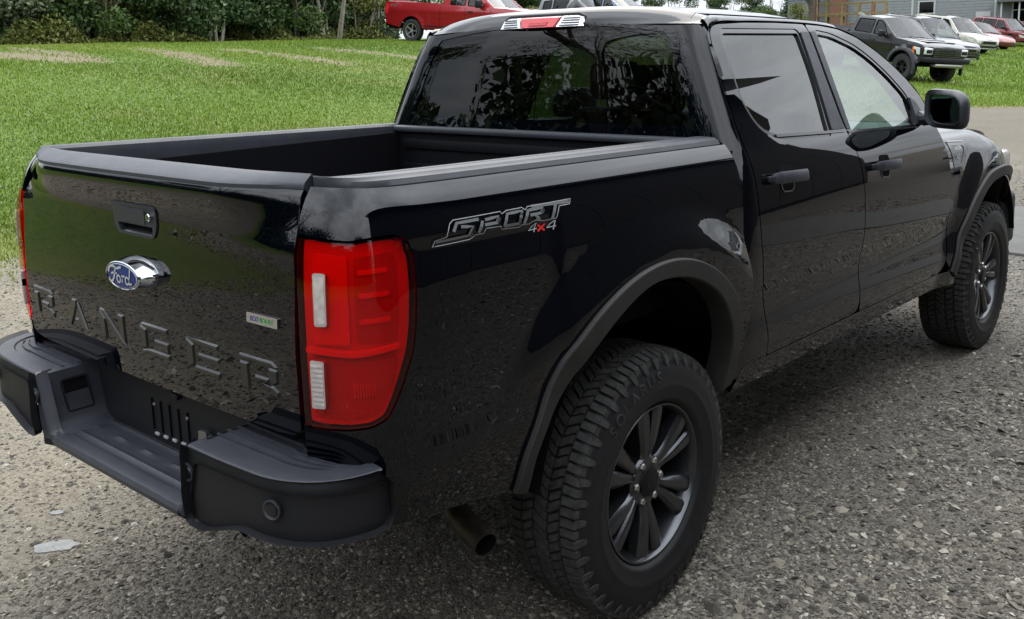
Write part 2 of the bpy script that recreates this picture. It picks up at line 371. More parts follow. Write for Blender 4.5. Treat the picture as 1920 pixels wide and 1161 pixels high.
# ======================= ground =======================
def terrain(X, Y):
    X = np.asarray(X, float); Y = np.asarray(Y, float)
    u = -X - 5.2 - .08 * np.maximum(0, Y - 5)
    m = .145 * np.log1p(np.exp(np.clip(u * 1.6, -40, 40))) / 1.6
    h = m / (1 + (m / 2.35) ** 4) ** .25
    h = h * sst(-30, -12, Y) + .02 * np.sin(X * .9 + 1.3 * np.sin(Y * .5)) * np.sin(Y * .7 + .5) * sst(.5, 2.5, np.hypot(X * .8, Y - 1.5) - 2.0) * .6
    return h
def wob(X, Y): return .35 * np.sin(1.3 * X + .7 * Y) + .22 * np.sin(2.9 * Y - 1.1 * X + 1) + .13 * np.sin(5.7 * X + 4.1 * Y)
def lawn_d(X, Y):
    """>0 on the lawn, <0 on the gravel"""
    a = -5.55 - X; b = np.minimum(Y - 21.8 - .35 * (X + 4.5), 1.0 - X); c = -6.8 - Y
    return np.maximum(np.maximum(a, b), c) + .5 * wob(X, Y)
def seg_d(X, Y, a, b):
    a, b = np.array(a), np.array(b); e = b - a; t = np.clip(((X - a[0]) * e[0] + (Y - a[1]) * e[1]) / (e @ e), 0, 1)
    return np.hypot(X - a[0] - t * e[0], Y - a[1] - t * e[1])
def ground_at(px, py, d0=6, d1=120):
    """where the ray towards a photo pixel meets the terrain"""
    x = (px - 960 + 10.537) / 1818.455; y = -(py - 580.5 + 171.629) / 1818.455
    d = CF + x * CR + y * CU; d = np.array(d); d /= np.hypot(d[0], d[1]); ts = np.linspace(d0, d1, 4000); P = np.array(CAM)[None] + ts[:, None] * d[None]
    s = P[:, 2] - terrain(P[:, 0], P[:, 1]); i = np.argmax(s < 0) if (s < 0).any() else int(np.argmin(s)); return P[i]
DIRT = [((270, 92), (410, 120), .55), ((440, 94), (640, 119), .55), ((590, 90), (790, 110), .45), ((-60, 100), (120, 112), 1.0), ((20, 90), (140, 106), .6)]
DIRT = [(ground_at(*a)[:2], ground_at(*b)[:2], w_) for a, b, w_ in DIRT]
def dirt_d(X, Y):
    d = np.full(np.shape(X), -9.)
    for a, b, w_ in DIRT: d = np.maximum(d, w_ - seg_d(X, Y, a, b))
    return d + .18 * wob(X * 1.7, Y * 1.7)
def axis(lo, hi, a, b, fine, grow):
    out = list(np.arange(a, b, fine)); s = fine; v = b
    while v < hi: out.append(v); s *= grow; v += s
    out.append(hi); s = fine; v = a
    while v > lo: s *= grow; v -= s; out.insert(0, max(v, lo))
    return np.array(out)
gx = axis(-600, 600, -26, 8, .3, 1.16); gy = axis(-400, 700, -8, 40, .3, 1.16)
XX, YY = np.meshgrid(gx, gy); ZZ = terrain(XX, YY)
nx_, ny_ = len(gx), len(gy); V = np.stack([XX.ravel(), YY.ravel(), ZZ.ravel()], 1); idx = np.arange(nx_ * ny_).reshape(ny_, nx_)
Fq = np.stack([idx[:-1, :-1], idx[:-1, 1:], idx[1:, 1:], idx[1:, :-1]], -1).reshape(-1, 4)
def npmesh(name, V, F, mat_, smooth=True, attrs=None, parent=None):
    me = D.meshes.new(name); n = F.shape[1]; me.vertices.add(len(V)); me.vertices.foreach_set('co', np.ascontiguousarray(V, np.float32).ravel())
    me.loops.add(F.size); me.loops.foreach_set('vertex_index', np.ascontiguousarray(F, np.int32).ravel()); me.polygons.add(len(F)); me.polygons.foreach_set('loop_start', np.arange(0, F.size, n, dtype=np.int32))
    me.polygons.foreach_set('use_smooth', np.full(len(F), smooth)); me.update(calc_edges=True); me.materials.append(mat_)
    for k, a in (attrs or {}).items():
        at = me.attributes.new(k, 'FLOAT', 'POINT'); at.data.foreach_set('value', np.ascontiguousarray(a, np.float32))
    return link(D.objects.new(name, me), parent)
def gmat():
    m = D.materials.new('ground_cover'); m.use_nodes = True; t = m.node_tree; b = t.nodes['Principled BSDF']; L = t.links.new
    N = lambda ty, **k: (lambda n: ([setattr(n, a, v) for a, v in k.items()], n)[1])(t.nodes.new(ty))
    geo = N('ShaderNodeNewGeometry'); P = geo.outputs['Position']
    def noise(sc, det=5, rough=.6, vec=P):
        n = N('ShaderNodeTexNoise'); n.inputs['Scale'].default_value = sc; n.inputs['Detail'].default_value = det; n.inputs['Roughness'].default_value = rough; L(vec, n.inputs['Vector']); return n.outputs[0]
    def rng(x, a, b_, c=0, d=1, sm=True):
        n = N('ShaderNodeMapRange'); n.interpolation_type = 'SMOOTHSTEP' if sm else 'LINEAR'; L(x, n.inputs[0]); n.inputs[1].default_value = a; n.inputs[2].default_value = b_; n.inputs[3].default_value = c; n.inputs[4].default_value = d; return n.outputs[0]
    def mixc(f, a, c):
        n = N('ShaderNodeMix', data_type='RGBA')
        for i, v in ((0, f), (6, a), (7, c)):
            if isinstance(v, tuple): n.inputs[i].default_value = (*v, 1)
            elif isinstance(v, (int, float)): n.inputs[i].default_value = v
            else: L(v, n.inputs[i])
        return n.outputs[2]
    def mathn(op, a, c):
        n = N('ShaderNodeMath', operation=op)
        for i, v in ((0, a), (1, c)):
            if isinstance(v, (int, float)): n.inputs[i].default_value = v
            else: L(v, n.inputs[i])
        return n.outputs[0]
    # gravel: two sizes of stone with their own tones
    v1 = N('ShaderNodeTexVoronoi'); v1.inputs['Scale'].default_value = 75; L(P, v1.inputs['Vector'])
    v2 = N('ShaderNodeTexVoronoi'); v2.inputs['Scale'].default_value = 190; L(P, v2.inputs['Vector'])
    sp1 = N('ShaderNodeSeparateColor'); L(v1.outputs['Color'], sp1.inputs[0]); sp2 = N('ShaderNodeSeparateColor'); L(v2.outputs['Color'], sp2.inputs[0])
    sx_ = N('ShaderNodeSeparateXYZ'); L(P, sx_.inputs[0])
    fines = mixc(noise(1.1), (.105, .090, .066), (.165, .142, .106)); fines = mixc(rng(noise(14, 6), .4, .7), fines, (.060, .053, .043))
    tone = mixc(rng(sp1.outputs[0], .1, .95), (.038, .034, .029), (.245, .22, .18)); tone2 = mixc(sp2.outputs[0], (.032, .030, .026), (.17, .158, .138))
    grav = mixc(rng(noise(.75, 4), .40, .65, .1, .7), tone, fines)
    grav = mixc(.5, grav, tone2)
    # paler, warmer tan strip along the lawn side
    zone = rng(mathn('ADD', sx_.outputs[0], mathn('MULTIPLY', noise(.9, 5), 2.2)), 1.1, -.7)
    tan_tone = mixc(noise(2.2, 6), (.165, .139, .098), (.270, .236, .178)); tan_tone = mixc(rng(noise(40, 4), .45, .7), tan_tone, (.105, .09, .066))
    grav = mixc(mathn('MULTIPLY', zone, rng(noise(1.3, 5), .25, .60, .45, .95)), grav, tan_tone)
    far_ = rng(sx_.outputs[1], 9, 15); grav = mixc(mathn('MULTIPLY', far_, .7), grav, mixc(noise(.8, 5), (.075, .064, .048), (.125, .110, .085)))
    grass = mixc(noise(.5, 4), (.070, .120, .011), (.105, .160, .020)); grass = mixc(rng(noise(9, 4), .4, .75), grass, (.050, .085, .010))
    grass = mixc(rng(noise(.28, 4), .5, .7, 0, .6), grass, (.135, .130, .040))
    dirt = mixc(noise(3), (.12, .095, .058), (.22, .175, .115))
    al = N('ShaderNodeAttribute'); al.attribute_name = 'lawn'; ad_ = N('ShaderNodeAttribute'); ad_.attribute_name = 'dirt'
    nz = mathn('MULTIPLY_ADD', noise(3.5, 6, .7), 1.2); nz.node.inputs[2].default_value = -.6
    lm = rng(mathn('ADD', al.outputs['Fac'], nz), -.12, .25); dm = rng(mathn('ADD', ad_.outputs['Fac'], nz), -.1, .3)
    # thin dry grass just behind the edge
    edge = rng(al.outputs['Fac'], .2, 2.2)
    grass = mixc(edge, mixc(.5, grass, (.17, .15, .055)), grass)
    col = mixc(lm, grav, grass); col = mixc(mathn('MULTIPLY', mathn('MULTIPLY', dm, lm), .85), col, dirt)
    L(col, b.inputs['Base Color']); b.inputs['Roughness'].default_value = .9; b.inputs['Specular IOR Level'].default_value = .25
    h = mathn('ADD', mathn('MULTIPLY', rng(v1.outputs['Distance'], 0, .6, 1, 0), .7), mathn('MULTIPLY', rng(v2.outputs['Distance'], 0, .6, 1, 0), .35)); h = mathn('ADD', h, noise(30, 5))
    bp = N('ShaderNodeBump'); bp.inputs['Strength'].default_value = .75; bp.inputs['Distance'].default_value = .012; L(h, bp.inputs['Height']); L(bp.outputs[0], b.inputs['Normal'])
    return m
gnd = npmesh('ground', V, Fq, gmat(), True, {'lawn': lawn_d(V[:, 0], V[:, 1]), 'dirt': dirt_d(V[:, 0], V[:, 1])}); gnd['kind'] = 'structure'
# ---- loose stones, grass blades, clover, fallen leaves ----
def stones(n_, pts, sizes, name, rng):
    """lumpy little stones, one mesh; each a squashed octahedron-like pebble with 12 faces"""
    base = []
    for k in range(6): base.append((math.cos(PI / 3 * k), math.sin(PI / 3 * k), 0))
    base = np.array(base + [(0, 0, .62), (0, 0, -.5)]); tri = []
    for k in range(6): tri += [(k, (k + 1) % 6, 6), ((k + 1) % 6, k, 7)]
    tri = np.array(tri); n = len(pts); J = base[None] * (1 + rng.uniform(-.32, .32, (n, 8, 1)))
    a = rng.uniform(0, 2 * PI, n); c, s = np.cos(a), np.sin(a); sc = sizes[:, None] * np.stack([rng.uniform(.8, 1.5, n), rng.uniform(.7, 1.05, n), rng.uniform(.55, 1.0, n)], 1); J = J * sc[:, None]
    tl = rng.normal(0, .25, (n, 2)); z = J[..., 2] + J[..., 0] * tl[:, :1] + J[..., 1] * tl[:, 1:]
    X = J[..., 0] * c[:, None] - J[..., 1] * s[:, None] + pts[:, :1]; Y = J[..., 0] * s[:, None] + J[..., 1] * c[:, None] + pts[:, 1:2]; Z = z + pts[:, 2:3]
    V = np.stack([X, Y, Z], -1).reshape(-1, 3); F = (tri[None] + 8 * np.arange(n)[:, None, None]).reshape(-1, 3); tint = np.repeat(np.clip(rng.beta(1.2, 1.7, n), 0, 1), 8)
    o = npmesh(name, V, F, M['stone'], False, {'tint': tint}); o['kind'] = 'stuff'; return o
def rampmat(n, stops, rough=.85, spec=.25, attr='tint'):
    m = D.materials.new(n); m.use_nodes = True; t = m.node_tree; b = t.nodes['Principled BSDF']; a = t.nodes.new('ShaderNodeAttribute'); a.attribute_name = attr; r = t.nodes.new('ShaderNodeValToRGB')
    while len(r.color_ramp.elements) < len(stops): r.color_ramp.elements.new(.5)
    for e, (p, c) in zip(r.color_ramp.elements, stops): e.position = p; e.color = (*c, 1)
    t.links.new(a.outputs['Fac'], r.inputs[0]); t.links.new(r.outputs[0], b.inputs['Base Color']); b.inputs['Roughness'].default_value = rough; b.inputs['Specular IOR Level'].default_value = spec; return m
M['stone'] = rampmat('crushed_stone', [(0, (.034, .030, .025)), (.35, (.100, .088, .070)), (.65, (.185, .164, .130)), (.88, (.285, .256, .208)), (1, (.40, .37, .32))])
M['blade'] = rampmat('grass_blades', [(0, (.062, .112, .009)), (.5, (.130, .200, .017)), (.85, (.182, .242, .032)), (1, (.25, .225, .075))], .6, .3)
M['clover'] = mat('clover_flower', (.55, .55, .45), .8)
def scatter_view(n, rmax, rng, rmin=1.2, fov=(-.62, .62), power=1.0):
    """points on the ground in the camera's fan, denser near the camera"""
    th = rng.uniform(*fov, n); r = rmin * (rmax / rmin) ** (rng.random(n) ** power); a = _yaw - th
    return CAM[0] - np.sin(a) * r, CAM[1] + np.cos(a) * r
rng = np.random.default_rng(5)
# gravel under and round the truck
x, y = scatter_view(235000, 15, rng, 1.5, (-.66, .66), .80); k = (lawn_d(x, y) < .12 * rng.normal(size=len(x)))
nzf = .5 + .5 * np.sin(1.1 * x + 2.3 * np.sin(.8 * y)) * np.sin(.9 * y + 1.7 * np.sin(.7 * x)); k &= rng.random(len(x)) < np.where(x > -.7 + .5 * wob(x, y), .55 + .6 * nzf, .22 + .30 * nzf); x, y = x[k], y[k]
sz = np.clip(.0045 * np.exp(rng.normal(0, .40, len(x))), .0022, .016) * (1 + .035 * np.hypot(x - CAM[0], y - CAM[1]))
stones(0, np.stack([x, y, terrain(x, y) + sz * .12], 1), sz, 'gravel', rng)
x, y = scatter_view(1500, 12, rng, 1.5, (-.66, .66)); k = lawn_d(x, y) < 0; x, y = x[k], y[k]; sz = np.clip(.010 * np.exp(rng.normal(0, .30, len(x))), .006, .020)
stones(0, np.stack([x, y, terrain(x, y) + sz * .1], 1), sz, 'gravel', rng)
def blades(n, rmax, rng, rmin, fov, name, hgt, power=1.0, cond=None, tintb=0.0):
    x, y = scatter_view(n, rmax, rng, rmin, fov, power); ld = lawn_d(x, y); k = ld + .35 * rng.normal(size=n) * (ld < .8) > .02; k &= (dirt_d(x, y) + .42 * rng.normal(size=n)) < .12
    if cond is not None: k &= cond(x, y)
    x, y, ld = x[k], y[k], ld[k]; n = len(x); R = np.hypot(x - CAM[0], y - CAM[1])
    h = hgt * rng.uniform(.5, 1.35, n) * (.75 + .25 * np.sin(.8 * x) * np.sin(.9 * y)) * (1 + .018 * R) * np.clip(.5 + ld * .6, .5, 1); wd = .0022 * (1 + .16 * R) * rng.uniform(.7, 1.3, n)
    a = rng.uniform(0, 2 * PI, n); lean = rng.normal(0, .45, n) * h; b = rng.uniform(0, 2 * PI, n); z = terrain(x, y)
    dx, dy = np.cos(a) * wd, np.sin(a) * wd; lx, ly = np.cos(b) * lean, np.sin(b) * lean
    p = lambda X, Y, Z: np.stack([X, Y, Z], -1)
    V = np.stack([p(x - dx, y - dy, z - .005), p(x + dx, y + dy, z - .005), p(x + dx * .7 + lx * .4, y + dy * .7 + ly * .4, z + h * .6), p(x + lx, y + ly, z + h), p(x - dx * .7 + lx * .4, y - dy * .7 + ly * .4, z + h * .6)], 1).reshape(-1, 3)
    i5 = 5 * np.arange(n)[:, None]; F = np.concatenate([i5 + np.array([[0, 1, 2]]), i5 + np.array([[0, 2, 4]]), i5 + np.array([[4, 2, 3]])], 1).reshape(-1, 3)
    patch = .5 + .28 * np.sin(.35 * x + 1.2 * np.sin(.31 * y)) * np.sin(.42 * y + .8) ; tint = np.clip(patch + rng.normal(0, .13, n) + tintb + .35 * (ld < .5), 0, 1)
    o = npmesh(name, V, F, M['blade'], True, {'tint': np.repeat(tint, 5)}); o['kind'] = 'stuff'; return o
# yard on the side away from the camera's view and behind the truck (mirrored in the paint)
x = rng.uniform(1.0, 7.5, 60000); y = -3 + 12 * rng.random(60000) ** 1.3; k = (y - CAM[1]) < (x - CAM[0]) * -9e9 + 99; sz = np.clip(.009 * np.exp(rng.normal(0, .38, len(x))), .004, .03)
stones(0, np.stack([x, y, terrain(x, y) + sz * .12], 1), sz, 'gravel', rng)
x = rng.uniform(-6, 3, 36000); y = rng.uniform(-6.6, -1.3, 36000); k = ~((x > -3) & (y > -1.6)); x, y = x[k], y[k]; sz = np.clip(.010 * np.exp(rng.normal(0, .38, len(x))), .004, .03)
stones(0, np.stack([x, y, terrain(x, y) + sz * .12], 1), sz, 'gravel', rng)
blades(430000, 38, rng, 6.0, (-.85, .30), 'grass', .034, .85, lambda x, y: x < -4.5)
blades(170000, 95, rng, 20, (.26, .85), 'grass', .055, .9, lambda x, y: y > 18)

# two pale flat stones trodden into the gravel, and the paved strip ahead of the truck
M['pale'] = mat('pale_limestone', (.19, .19, .18), .85, var=.2, vscale=30, bump=.5, bscale=60)
for px, py, r0, lab in ((108, 962, .030, 'small pale flat stone in the gravel left of the bumper'), (104, 1026, .085, 'large pale flat stone slab trodden into the gravel at lower left')):
    P = ground_at(px, py, .8, 8); rg = np.random.default_rng(int(px)); pl = [(r0 * rg.uniform(.7, 1.15) * math.cos(a), .55 * r0 * rg.uniform(.7, 1.15) * math.sin(a)) for a in np.linspace(0, 2 * PI, 14, endpoint=False)]
    g = prism(roundpoly(pl, .01, 2), -.02, .004); o = mesh('stone', g, M['pale']); o.location = P; o.rotation_euler = (0, 0, .9); tag(o, lab, 'stone')
M['asphalt'] = mat('worn_asphalt', (.072, .069, .064), .85, var=.15, vscale=6, bump=.5, bscale=150)
pv = mesh('paved_path', box(-.75, 9, 5.75, 7.95, -.1, .016, .01), M['asphalt']); pv.rotation_euler = (0, 0, math.radians(-4)); pv['kind'] = 'structure'

x, y = scatter_view(2600, 24, rng, 8, (-.6, .1)); k = (lawn_d(x, y) > .8) & (dirt_d(x, y) < 0) & (np.sin(.55 * x + 1) * np.sin(.6 * y) > -.35); x, y = x[k], y[k]; n = len(x); z = terrain(x, y) + .028 + .02 * rng.random(n)
b6 = np.array([(1, 0, 0), (0, 1, 0), (-1, 0, 0), (0, -1, 0), (0, 0, .8), (0, 0, -.6)]); f8 = np.array([(0, 1, 4), (1, 2, 4), (2, 3, 4), (3, 0, 4), (1, 0, 5), (2, 1, 5), (3, 2, 5), (0, 3, 5)])
Vc = (np.stack([x, y, z], 1)[:, None] + b6[None] * rng.uniform(.006, .013, n)[:, None, None]).reshape(-1, 3); Fc = (f8[None] + 6 * np.arange(n)[:, None, None]).reshape(-1, 3)
M['clover2'] = mat('clover_heads', (.30, .30, .24), .8); o = npmesh('clover_flowers', Vc, Fc, M['clover2']); o['kind'] = 'stuff'
# ======================= the black pickup =======================
T = thing('pickup_truck', 'large black crew cab pickup with matte flares and red tail lights standing on the gravel', 'pickup truck')
def off_fn(fn, d):
    """surface moved along its own normal by d"""
    def f(u, v):
        u = np.asarray(u, float); v = np.asarray(v, float); e = 2e-3
        g = lambda a, b: np.stack([np.broadcast_to(t, np.shape(u)) for t in fn(a, b)], -1)
        n = np.cross(g(u + e, v) - g(u - e, v), g(u, v + e) - g(u, v - e)); n /= np.linalg.norm(n, axis=-1, keepdims=True) + 1e-12
        p = g(u, v); s = 1 if SIGN[fn] else -1
        return tuple((p + n * d * s)[..., i] for i in range(3))
    return f
SIGN = {bed_xyz: False, door_xyz: True, fend_xyz: True, cabrear_xyz: False, tg_xyz: True}
def psheet(fn, outline, **k): return sheet(fn, outline, flip=not SIGN[fn], **k)
def on(fn, d): return lambda u, v, h: tuple(float(t) for t in off_fn(fn, d + h)(u, v))
def zc(Y, z): return (Y, z + RAKE * Y)                    # true height -> raked height
# --- bed side ---
RF_OUT = [(-.615, .60), (-.601, .667), (-.543, .783), (-.461, .912), (-.356, .998), (-.225, 1.057), (-.083, 1.084), (.035, 1.081), (.18, 1.04), (.308, .959), (.391, .857), (.436, .761), (.452, .653), (.447, .585)]
RF_IN = [(-.572, .585), (-.560, .668), (-.47, .81), (-.373, .906), (-.24, .989), (-.1, 1.032), (.017, 1.027), (.143, .992), (.259, .918), (.331, .818), (.365, .738), (.375, .646), (.37, .575)]
def smoothline(P, n=60, blur=None):
    P = np.array(P, float); d = np.r_[0, np.cumsum(np.linalg.norm(np.diff(P, axis=0), axis=1))]
    # Catmull-Rom through the points, resampled evenly
    t = np.linspace(0, d[-1], n * 4); out = []
    for a in range(P.shape[1]):
        m = np.gradient(P[:, a], d); i = np.clip(np.searchsorted(d, t) - 1, 0, len(d) - 2); h = d[i + 1] - d[i]; s = (t - d[i]) / h
        out.append((1 + 2 * s) * (1 - s) ** 2 * P[i, a] + s * (1 - s) ** 2 * h * m[i] + s * s * (3 - 2 * s) * P[i + 1, a] + s * s * (s - 1) * h * m[i + 1])
    Q = np.stack(out, 1); l = np.r_[0, np.cumsum(np.linalg.norm(np.diff(Q, axis=0), axis=1))]; tt = np.linspace(0, l[-1], n)
    return np.stack([np.interp(tt, l, Q[:, a]) for a in range(Q.shape[1])], 1)
rfo, rfi = smoothline(RF_OUT, 64), smoothline(RF_IN, 64)
arch = [(-y, zc(y, z)[1]) for y, z in (rfo * .55 + rfi * .45)]       # in (s, z0), from rear foot to front foot
TL = [(1.209, 1.271), (1.137, 1.265), (1.084, 1.262), (1.024, 1.269), (.963, 1.272), (.933, 1.258), (.917, 1.228), (.918, 1.15), (.925, 1.076), (.937, 1.023), (.963, .967), (.99, .917), (1.013, .885), (1.051, .87), (1.102, .863), (1.157, .86), (1.209, .86), (1.209, 1.0), (1.209, 1.15)]
top = [(s, 1.368) for s in np.linspace(1.212, -.482, 30)]
bot_r = [(1.212, .62), (1.15, .625), (1.05, .635), (.85, .628), (.66, .60)]
bed_ol = bot_r[::1] + arch + [(-.455, .565), (-.482, .565)]
bed_ol = top + [(-.482, .565)] + list(reversed(arch)) + list(reversed(bot_r))
bs = psheet(bed_xyz, bed_ol, sp=.024, holes=[shrink(roundpoly(TL, .012, 3), -.004)], flange=.018)
bedR, bedL = both('bed_side', bs, M['paint'], T)
# --- tail lights ---
def make_tail(mir):
    tl = shrink(roundpoly(TL, .012, 4), .001)
    mk = lambda n, g, m, p: mesh(n, g.mir() if mir else g, m, p)
    base = mk('tail_light', psheet_raw(bed_xyz, shrink(tl, .003), sp=.02, flange=.02, off=-.0178), M['red_in'], T)
    mk('outer_lens', psheet_raw(bed_xyz, tl, sp=.016, flange=.034, off=.001, dome=.007), M['lens_red'], base)
    def band(poly, d, m, name, dome=0, fl=.012, sp=.012):
        mk(name, psheet_raw(bed_xyz, poly, sp=sp, flange=fl, off=d, dome=dome or None), m, base)
    band(roundpoly([(1.176, 1.238), (1.092, 1.232), (1.092, 1.045), (1.178, 1.043)], .008), -.010, M['red_hi'], 'reflector_block', .005)
    band(roundpoly([(1.172, 1.206), (1.130, 1.206), (1.131, 1.082), (1.172, 1.080)], .008), -.0075, M['red_hi'], 'lens_surround')
    band(roundpoly([(1.163, 1.199), (1.134, 1.199), (1.135, 1.088), (1.163, 1.086)], .006), .0088, M['lens_white'], 'reverse_lens')
    band(roundpoly([(1.176, 1.072), (1.122, 1.074), (1.120, 1.058), (1.178, 1.056)], .004), -.010, M['red_hi'], 'lens_sill', .004)
    band(roundpoly([(1.078, 1.232), (.965, 1.240), (.952, 1.216), (.957, 1.10), (.964, 1.046), (1.078, 1.046)], .012), -.0155, M['red_side'], 'side_reflector', .003)
    for z in (1.205, 1.155, 1.10): band(roundpoly([(1.066, z), (.985, z + .004), (.985, z - .006), (1.066, z - .010)], .003), -.010, M['red_hi'], 'reflector_rib', .003, .01, .01)
    band(roundpoly([(1.196, 1.024), (1.082, 1.020), (.968, 1.034), (.966, 1.044), (1.082, 1.032), (1.196, 1.036)], .003), -.004, M['red_hi'], 'divider', .003)
    band(roundpoly([(1.186, 1.016), (1.085, 1.010), (.965, 1.016), (.985, .955), (1.03, .895), (1.10, .880), (1.19, .878)], .010), -.014, M['red_side'], 'lower_reflector', .004)
    band(roundpoly([(1.178, 1.012), (1.146, 1.012), (1.148, .908), (1.180, .906)], .005), .0088, M['lens_white'], 'turn_lens')
    for k in range(9): band([(1.176 - .0003 * k, 1.004 - .0105 * k), (1.150, 1.004 - .0105 * k), (1.150, .9985 - .0105 * k), (1.176 - .0003 * k, .9985 - .0105 * k)], .0100, M['lens_rib'], 'lens_facet', 0, .001, .01)
    band([(1.160, 1.192), (1.137, 1.192), (1.138, 1.094), (1.160, 1.092)], .0096, M['lens_rib'], 'lens_window', 0, .001, .012)
    for k in range(8): band([(1.085 - k * .007, .965 - k * .001), (1.0875 - k * .007, .965 - k * .001), (1.0875 - k * .007, .93 + k * .001), (1.085 - k * .007, .93 + k * .001)], -.006, M['red_hi'], 'reflector_fin', 0, .008, .01)
def off_fn2(d): return off_fn(bed_xyz, d)
_ps = psheet
def psheet_raw(fn, ol, **k): return sheet(fn, ol, flip=True, **k)
def psheet(fn, ol, **k): return sheet(fn, ol, flip=not SIGN.get(fn, False), **k)
make_tail(False); make_tail(True)
hs = psheet(off_fn2(-.06), shrink(TL, -.02), sp=.05, flange=0); both('lamp_housing', hs, M['under'], T)
# --- lettering on the bed sides ---
LQ = [[.84751, -.23077, .12106, -.02272, -.00727, -.08117], [1.36209, -.01961, -.15568, -.00286, -.02021, -.0154]]
def q7(x, y):
    x, y = x / 1000, y / 1000; v = np.array([1, x, y, x * x, x * y, y * y]); return float(v @ np.array(LQ[0])), float(v @ np.array(LQ[1]))
def ribbon(pts, wd, fn, d, closed=False):
    pts = list(pts); pts = pts + [pts[0], pts[1]] if closed else pts
    # densify, then convert
    q = []
    for a, b in zip(pts[:-1], pts[1:]):
        n = max(1, int(np.hypot(b[0] - a[0], b[1] - a[1]) / 60))
        q += [(a[0] + (b[0] - a[0]) * k / n, a[1] + (b[1] - a[1]) * k / n) for k in range(n)]
    q.append(pts[-1]); V, F = strip2d(q, wd); f = off_fn(fn, d)
    return G([tuple(float(t) for t in f(*q7(*p))) for p in V], F)
OUTL = [(125, 730), (155, 645), (285, 598), (320, 450), (360, 405), (925, 303), (945, 330), (1000, 290), (1185, 255), (1228, 285), (1250, 245), (1780, 150), (1770, 210), (1640, 235), (1615, 375), (1450, 405), (1360, 395), (1290, 440), (1195, 455), (1175, 480), (960, 505), (935, 470), (755, 495), (740, 555), (640, 570), (610, 610), (570, 635)]
STROKE = [[(670, 392), (405, 440), (365, 540)], [(455, 482), (600, 478), (560, 580), (170, 665)], [(680, 545), (715, 410)], [(745, 400), (905, 358), (885, 432), (740, 458)], [(985, 470), (1012, 330), (1190, 292), (1162, 438), (985, 470)], [(1228, 438), (1268, 275)], [(1275, 285), (1440, 255), (1422, 318), (1290, 345)], [(1355, 340), (1410, 396)], [(1300, 240), (1762, 182)], [(1598, 215), (1572, 375)]]
FOUR = [[(1375, 432), (1290, 530), (1395, 505)], [(1380, 430), (1358, 548)], [(1602, 405), (1515, 495), (1620, 472)], [(1608, 403), (1592, 517)]]
def side_lettering():
    for mir in (False, True):
        g = ribbon(OUTL, 10, bed_xyz, .0034, True); k = lambda n, g, m, p=None: mesh(n, g.mir() if mir else g, m, p, smooth=False)
        root = k('side_lettering', g, M['decal_white'], T)
        if mir: continue_ = 0
        for s in STROKE: k('letter_stroke', ribbon(s, 36, bed_xyz, .0028), M['decal_grey'], root)
        for s in ([(597, 545), (585, 600)], [(915, 372), (900, 425)], [(1185, 320), (1165, 430)], [(1450, 270), (1436, 320)]): k('letter_shade', ribbon(s, 34, bed_xyz, .0034), M['decal_dark'], root)
        for s in FOUR: k('numeral_stroke', ribbon(s, 13, bed_xyz, .003), M['decal_white'], root)
        for s in ([(1402, 458), (1488, 528)], [(1490, 447), (1402, 540)]): k('red_mark', ribbon(s, 26, bed_xyz, .0036), M['decal_red'], root)
side_lettering()
# --- bed rail caps ---
SECT = [(0, -.075), (0, -.012), (.05, .008), (.16, .017), (.42, .018), (.47, .013), (.52, .018), (.80, .016), (.86, .011), (.93, .008), (1.0, -.004), (1.0, -.014), (.94, -.020)]
def rail():
    P = []
    for s in np.r_[np.linspace(-.470, .85, 20), np.linspace(.88, 1.212, 18)]:
        x, y, _ = bed_xyz(s, 1.368); x2, y2, _ = bed_xyz(s - .01, 1.368); nx, ny = (y - y2), -(x - x2); l = math.hypot(nx, ny); nx, ny = -nx / l, -ny / l
        xo, yo = x + nx * .012 * -1, y + ny * .012 * -1
        xo, yo = x + .010 * (-nx), y + .010 * (-ny)
        xi, yi = min(.705, xo - .012), max(yo, -1.012)
        P.append([(xi + (xo - xi) * a, yi + (yo - yi) * a, 1.374 + h - RAKE * (yi + (yo - yi) * a)) for a, h in SECT])
    g = grid(P); n = len(SECT); g.F += [tuple(range(n)), tuple(reversed(range((len(P) - 1) * n, len(P) * n)))]
    return g
both('bed_rail_cap', rail(), M['plastic'], T, sharp=28)
# --- tailgate ---
tgo = [(x, 1.372) for x in np.linspace(-.664, .664, 14)] + [(.674, 1.33), (.681, 1.27), (.684, 1.15), (.684, .95), (.682, .845), (.66, .828)] + [(x, .822) for x in np.linspace(.6, -.6, 8)] + [(-.66, .828), (-.682, .845), (-.684, .95), (-.684, 1.15), (-.681, 1.27), (-.674, 1.33)]
HX = .040
HANDLE = roundpoly([(HX - .112, 1.290), (HX + .112, 1.290), (HX + .108, 1.232), (HX + .092, 1.205), (HX - .088, 1.205), (HX - .108, 1.232)], .014)
tg = mesh('tailgate', psheet(tg_xyz, tgo, sp=.026, holes=[HANDLE], flange=.03), M['paint'], T)
mesh('inner_panel', box(-.655, .655, -1.034, -1.016, .87, 1.385), M['liner'], tg)
def tgcap():
    S = [(-1.028, -.05), (-1.028, .012), (-1.036, .020), (-1.052, .021), (-1.066, .016), (-1.107, .003), (-1.116, -.004), (-1.117, -.012), (-1.100, -.016)]
    P = []
    for x in np.linspace(-.668, .668, 31):
        c = .014 * (abs(x) / .68) ** 2.2 + .068 * sst(.40, .70, abs(x)) ** 1.4; k0 = -1.028 + .02 * sst(.45, .668, abs(x)); P.append([(x, k0 + (y + 1.028) * (1.116 - 1.028 - c + .02 * sst(.45, .668, abs(x))) / .088, 1.374 + h - RAKE * y) for i, (y, h) in enumerate(S)])
    g = grid(P); n = len(S); g.F += [tuple(range(n)), tuple(reversed(range(30 * n, 31 * n)))]; return g
mesh('tailgate_cap', tgcap(), M['plastic'], tg, sharp=30)
